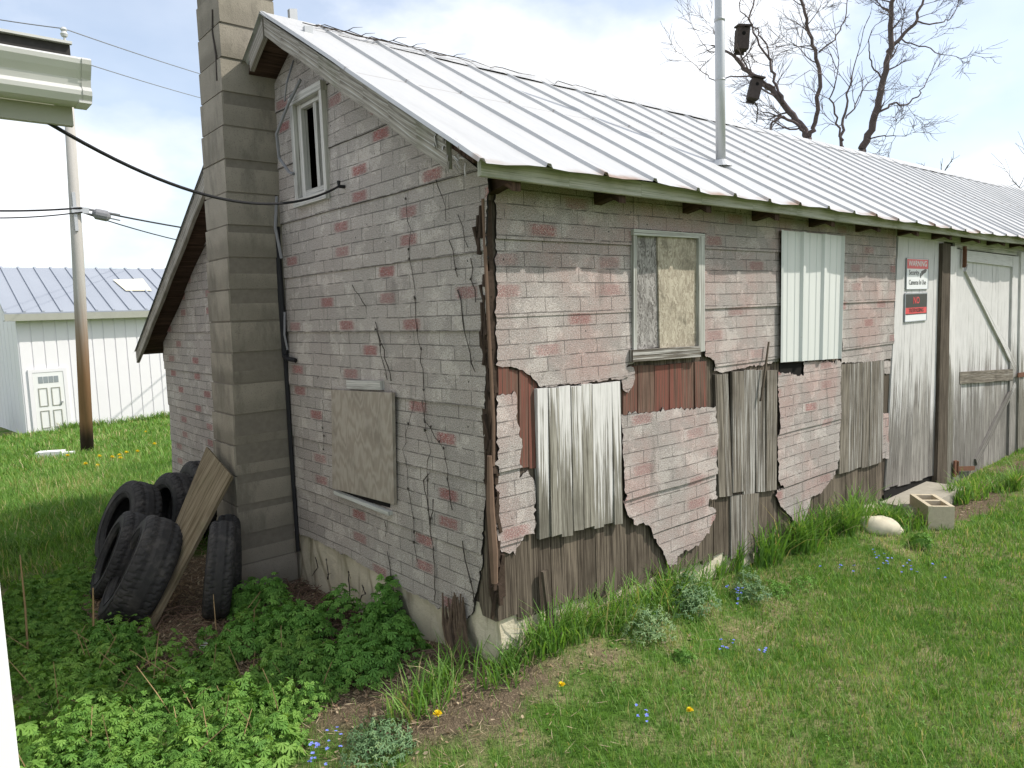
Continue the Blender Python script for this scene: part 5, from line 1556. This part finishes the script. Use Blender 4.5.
lawn(-3.0, 6.0, 13.5, 19.1, 500, 0.09, 0.020)
# taller grass at the foot of the barn and along the far shade
def tuft(cx, cy, n, rad, h, w, col=.35, bend=.9):
    a = rng.uniform(0, 6.28, n); r = rad * np.sqrt(rng.random(n))
    x = cx + r * np.cos(a); y = cy + r * np.sin(a) * .7
    k = ~(inside_shed(x, y, .0) | in_house(x, y))
    n = k.sum()
    rr = np.clip(col + .16 * rng.standard_normal(n), 0, .8); dr = rng.random(n) < .07; rr[dr] = rng.uniform(.86, 1, dr.sum())
    add_grass(x[k], y[k], h * rng.uniform(.45, 1.15, n), w * rng.uniform(.7, 1.3, n), rr, rng.uniform(.5, 1.6, n) * bend)
for px, py, n, h in ((520, 668, 80, .16), (548, 655, 130, .19), (575, 640, 130, .20), (600, 632, 110, .20), (625, 622, 160, .24), (650, 612, 170, .25), (672, 598, 170, .26),
                     (690, 590, 130, .22), (715, 580, 150, .22), (735, 572, 180, .26), (757, 562, 200, .28), (780, 552, 180, .26), (800, 545, 180, .26), (822, 538, 180, .26), (842, 530, 160, .25), (860, 526, 150, .26),
                     (872, 520, 120, .24), (895, 525, 110, .2), (908, 528, 90, .15), (965, 502, 150, .24), (975, 498, 140, .22), (1000, 492, 110, .2), (1015, 490, 110, .2), (430, 700, 50, .13), (450, 685, 70, .16), (475, 678, 60, .16), (415, 715, 50, .14), (500, 690, 50, .12)):
    g = GR(px, py); tuft(g.x + rng.normal(0, .05), g.y + rng.normal(0, .03), int(n * rng.uniform(.7, 1.9)), rng.uniform(.08, .19), h * rng.uniform(.75, 1.4), .0080 if px < 700 else .0100, rng.uniform(.25, .6), .95)
for _ in range(90):
    tuft(rng.uniform(1.2, 6), 19.08 + rng.uniform(-.12, .1), 18, .2, .24, .022)
for _ in range(60):
    tuft(rng.uniform(-1.8, -.5), rng.uniform(4.6, 6.4), 40, .2, .15, .010, .2)
for _ in range(40):
    tuft(rng.uniform(-1.8, -1.0), rng.uniform(3.3, 5.0), 22, .15, .11, .008, .2)
for _ in range(55): tuft(rng.uniform(.5, 7.5), rng.uniform(-2.2, -.5), 26, .09, .085, .0045, .3)
x, y, h, w, r, bd = [np.concatenate(q) for q in (Gx, Gy, Gh, Gw, Gr, Gb)]
N = len(x)
yaw = rng.uniform(0, 6.283, N)
mats = rots(yaw, rng.normal(0, .16, N), rng.normal(0, .12, N), w, h * bd, h)
gr = scatter('grass', BLADE_V, BLADE_F, mats, np.stack([x, y, gzv(x, y) - .004], 1), r, 'grass'); tag(gr, kind='stuff')
print('grass blades', N)

# dead leaves and straw
def litter_pts(n, x0, x1, y0, y1):
    x = rng.uniform(x0, x1, n); y = rng.uniform(y0, y1, n)
    d = dirtv(x, y); k = (rng.random(n) < np.clip(d - .15, 0.02, 1)) & ~(inside_shed(x, y, -.0) | in_chimney(x, y) | in_house(x, y))
    return x[k], y[k]
xs, ys = [], []
for a in ((24000, -1.86, 0, .4, 4.0), (9000, -1.0, 3.0, -.9, 0.4), (3000, 3.0, 9.0, -1.0, 0)):
    p = litter_pts(*a); xs.append(p[0]); ys.append(p[1])
x = np.concatenate(xs); y = np.concatenate(ys); N = len(x)
LV = np.array([(-.5, -.1, .05), (-.2, -.3, 0), (.25, -.26, .04), (.55, 0, .16), (.2, .3, .02), (-.2, .26, .10), (0, 0, .0)])
LF = [(6, 0, 1), (6, 1, 2), (6, 2, 3), (6, 3, 4), (6, 4, 5), (6, 5, 0)]
s = rng.uniform(.010, .030, N)
narrow = rng.random(N) < .65
mats = rots(rng.uniform(0, 6.28, N), rng.normal(0, .45, N), rng.normal(0, .45, N), s * np.where(narrow, 3.0, 1), s * np.where(narrow, .14, .8), s)
o = scatter('leaf_litter', LV, LF, mats, np.stack([x, y, gzv(x, y) + rng.uniform(.002, .02, N)], 1), rng.random(N), 'litter'); tag(o, kind='stuff')
# loose dry straw
n = 9000
x = rng.uniform(-1.8, 2.8, n); y = rng.uniform(-.8, 2.6, n); d = dirtv(x, y)
k = (rng.random(n) < np.clip(d * 1.1 - .05, .0, 1)) & ~(inside_shed(x, y, -.0) | in_chimney(x, y) | in_house(x, y)); x, y = x[k], y[k]; n = len(x)
s = rng.uniform(.03, .085, n)
o = scatter('dry_straw', LV, LF, rots(rng.uniform(0, 6.28, n), rng.normal(0, .25, n), rng.normal(0, .16, n), s, .0035 + 0 * s, .3 * s), np.stack([x, y, gzv(x, y) + rng.uniform(.006, .03, n)], 1), rng.uniform(.6, 1.0, n), 'litter'); tag(o, kind='stuff')
# heap of dead twigs between chimney and corner
mb = MB()
for i in range(420):
    if random.random() < .6: cx, cy = random.gauss(-.25, .16), random.uniform(1.1, 2.15)
    else: cx, cy = random.gauss(-.75, .3), random.gauss(1.95, .35)
    if cx > -.03: cx = -.05
    a = random.uniform(0, 6.28); L = random.uniform(.06, .26); z = gz(cx, cy)
    e = Vector((math.cos(a), math.sin(a), random.uniform(-.15, .3))) * L / 2; c = Vector((cx, cy, z + random.uniform(.01, .07)))
    r = random.uniform(.0015, .004); mid = c + Vector((0, 0, random.uniform(0, .03)))
    p0, p1 = c - e, c + e
    p0.x = min(p0.x, -.02); p1.x = min(p1.x, -.02)
    mb.tube([p0, mid, p1], [r, r, r * .6], 4, random.random(), False)
o = mb.build('dead_twigs', 'twig'); tag(o, kind='stuff')

# leafy weeds ---------------------------------------------------------
def leaf_template(lobes=5, depth=.55, cut=.25):
    V = [(0, 0, 0)]; n = lobes
    pts = []
    for i in range(n):
        a = R_(-78 + 156 * i / (n - 1)); L = 1.0 - .28 * abs(i - (n - 1) / 2) / ((n - 1) / 2)
        for da, f in ((-.20, .56), (-.24, .78), (-.09, .80), (0, 1.0), (.10, .82), (.24, .76), (.20, .55)):
            pts.append((math.sin(a + da) * L * f, math.cos(a + da) * L * f + .05, -.16 * f * f - .05 * abs(math.sin(a))))
        if i < n - 1:
            a2 = R_(-78 + 156 * (i + .5) / (n - 1)); pts.append((math.sin(a2) * depth * .52, math.cos(a2) * depth * .52 + .05, .05))
    V += pts
    F = [(0, i + 1, i) for i in range(1, len(V) - 1)]
    return np.array(V), F
LT5 = leaf_template(5); LT3 = leaf_template(3, .5)
def clump_leaves(cx, cy, cz, n, rad, h, size, col, dome=1.0):
    n = int(n * 1.75); size = size * .68
    """leaves over a dome, tilted outward"""
    a = rng.uniform(0, 6.28, n); q = np.sqrt(rng.random(n)); r = rad * q
    z = cz + h * (1 - q ** 2 * .75) * rng.uniform(.55, 1.05, n)
    x = cx + r * np.cos(a); y = cy + r * np.sin(a)
    tilt = -(.25 + .75 * q) * dome + rng.normal(0, .28, n)
    yaw = a - math.pi / 2 + rng.normal(0, .5, n)
    s = size * rng.uniform(.6, 1.25, n)
    m = rots(yaw, tilt, rng.normal(0, .25, n), s, s, s)
    return np.stack([x, y, z], 1), m, np.clip(col + rng.normal(0, .2, n), 0, 1)
def plant(name, px, py, n, rad, h, size, mat, label, cat='plant', lt=LT5, col=.5, stems=14, parts=1, group=None):
    g = GR(px, py)
    if g.x > -0.02 and g.y > -.02: g.x = -.05
    t = thing(name, g, label, cat, group)
    P, Mx, C = [], [], []
    for k in range(parts):
        dx, dy = (rng.normal(0, rad * .5, 2) if parts > 1 else (0, 0))
        p, m, c = clump_leaves(dx, dy, 0, n // parts, rad * (.6 if parts > 1 else 1), h * rng.uniform(.7, 1.1), size, col)
        P.append(p); Mx.append(m); C.append(c)
    P = np.concatenate(P); Mx = np.concatenate(Mx); C = np.concatenate(C)
    k = ~(inside_shed(P[:, 0] + g.x, P[:, 1] + g.y, .01) | in_chimney(P[:, 0] + g.x, P[:, 1] + g.y))
    P, Mx, C = P[k], Mx[k], C[k]
    scatter('foliage', lt[0], lt[1], Mx, P, C, mat, t)
    mb = MB()
    for i in rng.choice(len(P), min(stems, len(P)), False):
        e = Vector(P[i]); b = Vector((e.x * .15, e.y * .15, -.03)); mb.tube([b, b.lerp(e, .5) + Vector((0, 0, .02)), e], [.004, .003, .002], 4, .5, False)
    mb.build('stems', mat, t)
    return t
plant('mugwort_plant', 412, 625, 520, .17, .34, .055, 'weed_dark', 'tall dark green leafy weed against the foundation near the corner', parts=4)
plant('mugwort_plant', 372, 668, 560, .26, .24, .055, 'weed_dark', 'broad dark green weed clump left of the corner weed', parts=5)
plant('mugwort_plant', 300, 645, 620, .30, .25, .055, 'weed_dark', 'dense green weed clump between chimney and corner', parts=5)
plant('mugwort_plant', 262, 612, 330, .17, .26, .055, 'weed_dark', 'green weed clump at the foot of the chimney', parts=3)
plant('mugwort_plant', 108, 655, 240, .17, .20, .055, 'weed_dark', 'green weed clump just in front of the tyres', parts=3)
plant('columbine_plant', 688, 612, 380, .19, .22, .034, 'weed_pale', 'grey green leafy clump among the grass by the wall', lt=LT3, parts=3)
plant('columbine_plant', 646, 632, 380, .19, .20, .030, 'weed_pale', 'yellow green leafy clump left of the grey green one', lt=LT3, parts=3, col=.8)
plant('columbine_plant', 742, 592, 200, .13, .13, .034, 'weed_pale', 'grey green leafy clump under the pointed hanging siding', lt=LT3, parts=3)
plant('columbine_plant', 368, 752, 330, .19, .13, .034, 'weed_pale', 'pale leafy clump at the bottom edge left of the dandelions', lt=LT3, parts=4)
plant('leafy_weed', 905, 538, 90, .12, .12, .045, 'weed', 'small bright weed in front of the pale stone and block', parts=2)
plant('leafy_weed', 683, 660, 60, .06, .08, .03, 'weed', 'little bright green sprout on the lawn edge', parts=1)
plant('leafy_weed', 795, 590, 110, .15, .09, .034, 'weed', 'low leafy weed beside the blue flowers under the wall', lt=LT3, parts=3)
# low cover of the same weeds: one mass nobody could count
poly = [(18, 560), (60, 565), (110, 585), (70, 612), (120, 640), (185, 665), (215, 640), (250, 625), (300, 650), (360, 690), (330, 700), (300, 720), (290, 768), (250, 830), (18, 830)]
def inpoly(px, py):
    c = False; j = len(poly) - 1
    for i in range(len(poly)):
        xi, yi = poly[i]; xj, yj = poly[j]
        if (yi > py) != (yj > py) and px < (xj - xi) * (py - yi) / (yj - yi) + xi: c = not c
        j = i
    return c
P, Mx, C = [], [], []
cnt = 0
region = [GR(*p) for p in poly]
def in_region(x, y):
    c = False; j = len(region) - 1
    for i in range(len(region)):
        xi, yi = region[i].x, region[i].y; xj, yj = region[j].x, region[j].y
        if (yi > y) != (yj > y) and x < (xj - xi) * (y - yi) / (yj - yi) + xi: c = not c
        j = i
    return c
tries = 0
while cnt < 420 and tries < 20000:
    tries += 1
    x = rng.uniform(-1.9, 0); y = rng.uniform(0.2, 3.4)
    if not in_region(x, y) or in_house(np.array(x), np.array(y)): continue
    if rng.random() < 1.3 * max(0, float(pnoise(np.array([x]), np.array([y]), 5, 8)[0]) + .12): continue
    if rng.random() < .85 * math.exp(-((x + .88) / .42) ** 2 - ((y - 1.80) / .36) ** 2): continue
    near = y < 1.75
    p, m, c = clump_leaves(x, y, gz(x, y), int(rng.integers(26, 48)), rng.uniform(.06, .12), rng.choice((.06, .09, .13, .19)) * rng.uniform(.8, 1.25), rng.uniform(.034, .056), rng.uniform(.35, .8))
    if rng.random() < .22:
        kq = rng.random(len(p)) < .4; p, m, c = p[kq], m[kq] * 1.6, np.clip(c[kq] + rng.choice((-.3, .35)), 0, 1)
    P.append(p); Mx.append(m); C.append(c); cnt += 1
o = scatter('ground_cover', LT5[0], LT5[1], np.concatenate(Mx), np.concatenate(P), np.concatenate(C), 'weed'); tag(o, kind='stuff')
mb = MB()
for i in range(130):
    x = random.uniform(-1.8, -.1); y = random.uniform(.3, 2.2)
    if not in_region(x, y): continue
    L = random.uniform(.10, .34); z = gz(x, y); a = random.uniform(0, 6.28); b_ = random.uniform(.2, 1.3)
    e = Vector((math.cos(a) * b_, math.sin(a) * b_, 1)).normalized() * L
    mb.tube([(x, y, z), Vector((x, y, z)) + e * .5 + Vector((0, 0, .01)), Vector((x, y, z)) + e], [.003, .0026, .0015], 4, random.random(), False)
o = mb.build('dead_stems', 'stalk'); tag(o, kind='stuff')
# weeds and broad leaves scattered in the lawn
n = 6500
x = rng.uniform(-.8, 7, n); y = rng.uniform(-2.4, -.05, n); pn = pnoise(x, y, 4, 21); k = pn + .25 * rng.standard_normal(n) > .15; x, y = x[k], y[k]; n = len(x)
s = rng.uniform(.010, .024, n)
o = scatter('clover', LT3[0], LT3[1], rots(rng.uniform(0, 6.28, n), rng.normal(0, .4, n), rng.normal(0, .3, n), s, s, s), np.stack([x, y, gzv(x, y) + rng.uniform(.008, .03, n)], 1), rng.random(n), 'weed'); tag(o, kind='stuff')

# shrub left of the barn
g = GR(6, 437); 
def far_shrub(g, label):
    t = thing('shrub', g, label, 'shrub')
    p, m, c = clump_leaves(0, 0, 0, 900, 1.0, 1.1, .16, .3); scatter('foliage', LT3[0], LT3[1], m, p, c, 'weed_dark', t)
    mb = MB()
    for k in range(6): mb.tube([(0, 0, -.2), (random.uniform(-.3, .3), random.uniform(-.3, .3), .5), (random.uniform(-.6, .6), random.uniform(-.6, .6), .9)], [.03, .02, .008], 5)
    mb.build('stems', 'bark', t)
far_shrub(Vector((-1.55, 21.5, gz(-1.55, 21.5))), 'dark low shrub beside the barn at the left edge')

# flowers
def dandelion(px, py, label, r=.016, h=.05, group='yellow dandelions in the grass'):
    g = GR(px, py + 2)
    t = thing('dandelion', g, label, 'flower', group)
    N = 44; a = rng.uniform(0, 6.28, N); tl = rng.uniform(.05, 1.2, N)
    s = np.full(N, r)
    PV = np.array([(-.13, 0, 0), (.13, 0, 0), (.13, 1, .05), (-.13, 1, .05)]); PF = [(0, 1, 2), (0, 2, 3)]
    scatter('flower_head', PV, PF, rots(a, tl, np.zeros(N), s, s, s), np.tile(np.array([0, 0, h]), (N, 1)), rng.random(N), 'yellow', t)
    mb = MB(); mb.tube([(0, 0, -.02), (.003, 0, h * .5), (0, 0, h)], .0025, 5); mb.build('stem', 'weed', t)
dandelion(438, 724, 'yellow dandelion nearest the camera, below the corner of the shed', .021)
dandelion(562, 694, 'yellow dandelion on bare soil right of the shed corner', .017)
dandelion(690, 720, 'yellow dandelion alone on the right lawn', .017)
dandelion(932, 527, 'small yellow dandelion at the foot of the concrete block', .02)
for px, py in ((68, 459), (100, 460), (113, 461), (120, 459), (121, 462), (127, 456), (138, 455), (98, 470), (146, 434), (86, 468), (155, 447)):
    dandelion(px, py, 'tiny yellow dandelion far off on the left lawn',   .036, .08, 'far dandelions on the left lawn')
BV = np.array([(0, 0, 0), (-.5, .5, .1), (0, 1, .05), (.5, .5, .1)]); BF = [(0, 3, 2), (0, 2, 1)]
def blue_flowers(px, py, n, spread, label):
    g = GR(px, py)
    t = thing('blue_flower', g, label, 'flower', 'clumps of small blue flowers')
    c = rng.normal(0, spread, (n, 2)); mb = MB(); P, Y, S = [], [], []
    for i in range(n):
        z0 = gz(g.x + c[i, 0], g.y + c[i, 1]) - g.z; h = rng.uniform(.04, .09); s = rng.uniform(.007, .011)
        for k in range(5): P.append((c[i, 0], c[i, 1], z0 + h)); Y.append(k * 1.2566 + i); S.append(s)
        mb.tube([(c[i, 0], c[i, 1], z0 - .02), (c[i, 0], c[i, 1], z0 + h)], .0015, 4)
    S = np.array(S); N = len(S)
    scatter('petals', BV, BF, rots(np.array(Y), rng.normal(.3, .3, N), np.zeros(N), S, S, S), np.array(P), rng.random(N), 'blue', t)
    mb.build('stems', 'weed', t)
blue_flowers(740, 603, 12, .035, 'small blue flowers by the grey green clump under the wall')
blue_flowers(724, 655, 7, .03, 'few blue flowers alone in the lawn below the sagging siding')
blue_flowers(764, 662, 5, .03, 'two or three blue flowers in the lawn right of the lone few')
blue_flowers(842, 577, 6, .05, 'scattered blue flowers left of the widest blue patch')
blue_flowers(900, 577, 16, .09, 'widest patch of blue flowers on the lawn before the stone')
blue_flowers(880, 563, 8, .05, 'blue flowers just below the cream stone')
blue_flowers(322, 766, 12, .05, 'blue flowers at the bottom edge of the photo')
blue_flowers(338, 748, 5, .03, 'blue flowers above the bottom edge beside the pale clump')
blue_flowers(645, 728, 5, .03, 'few blue flowers left of the lone lawn dandelion')
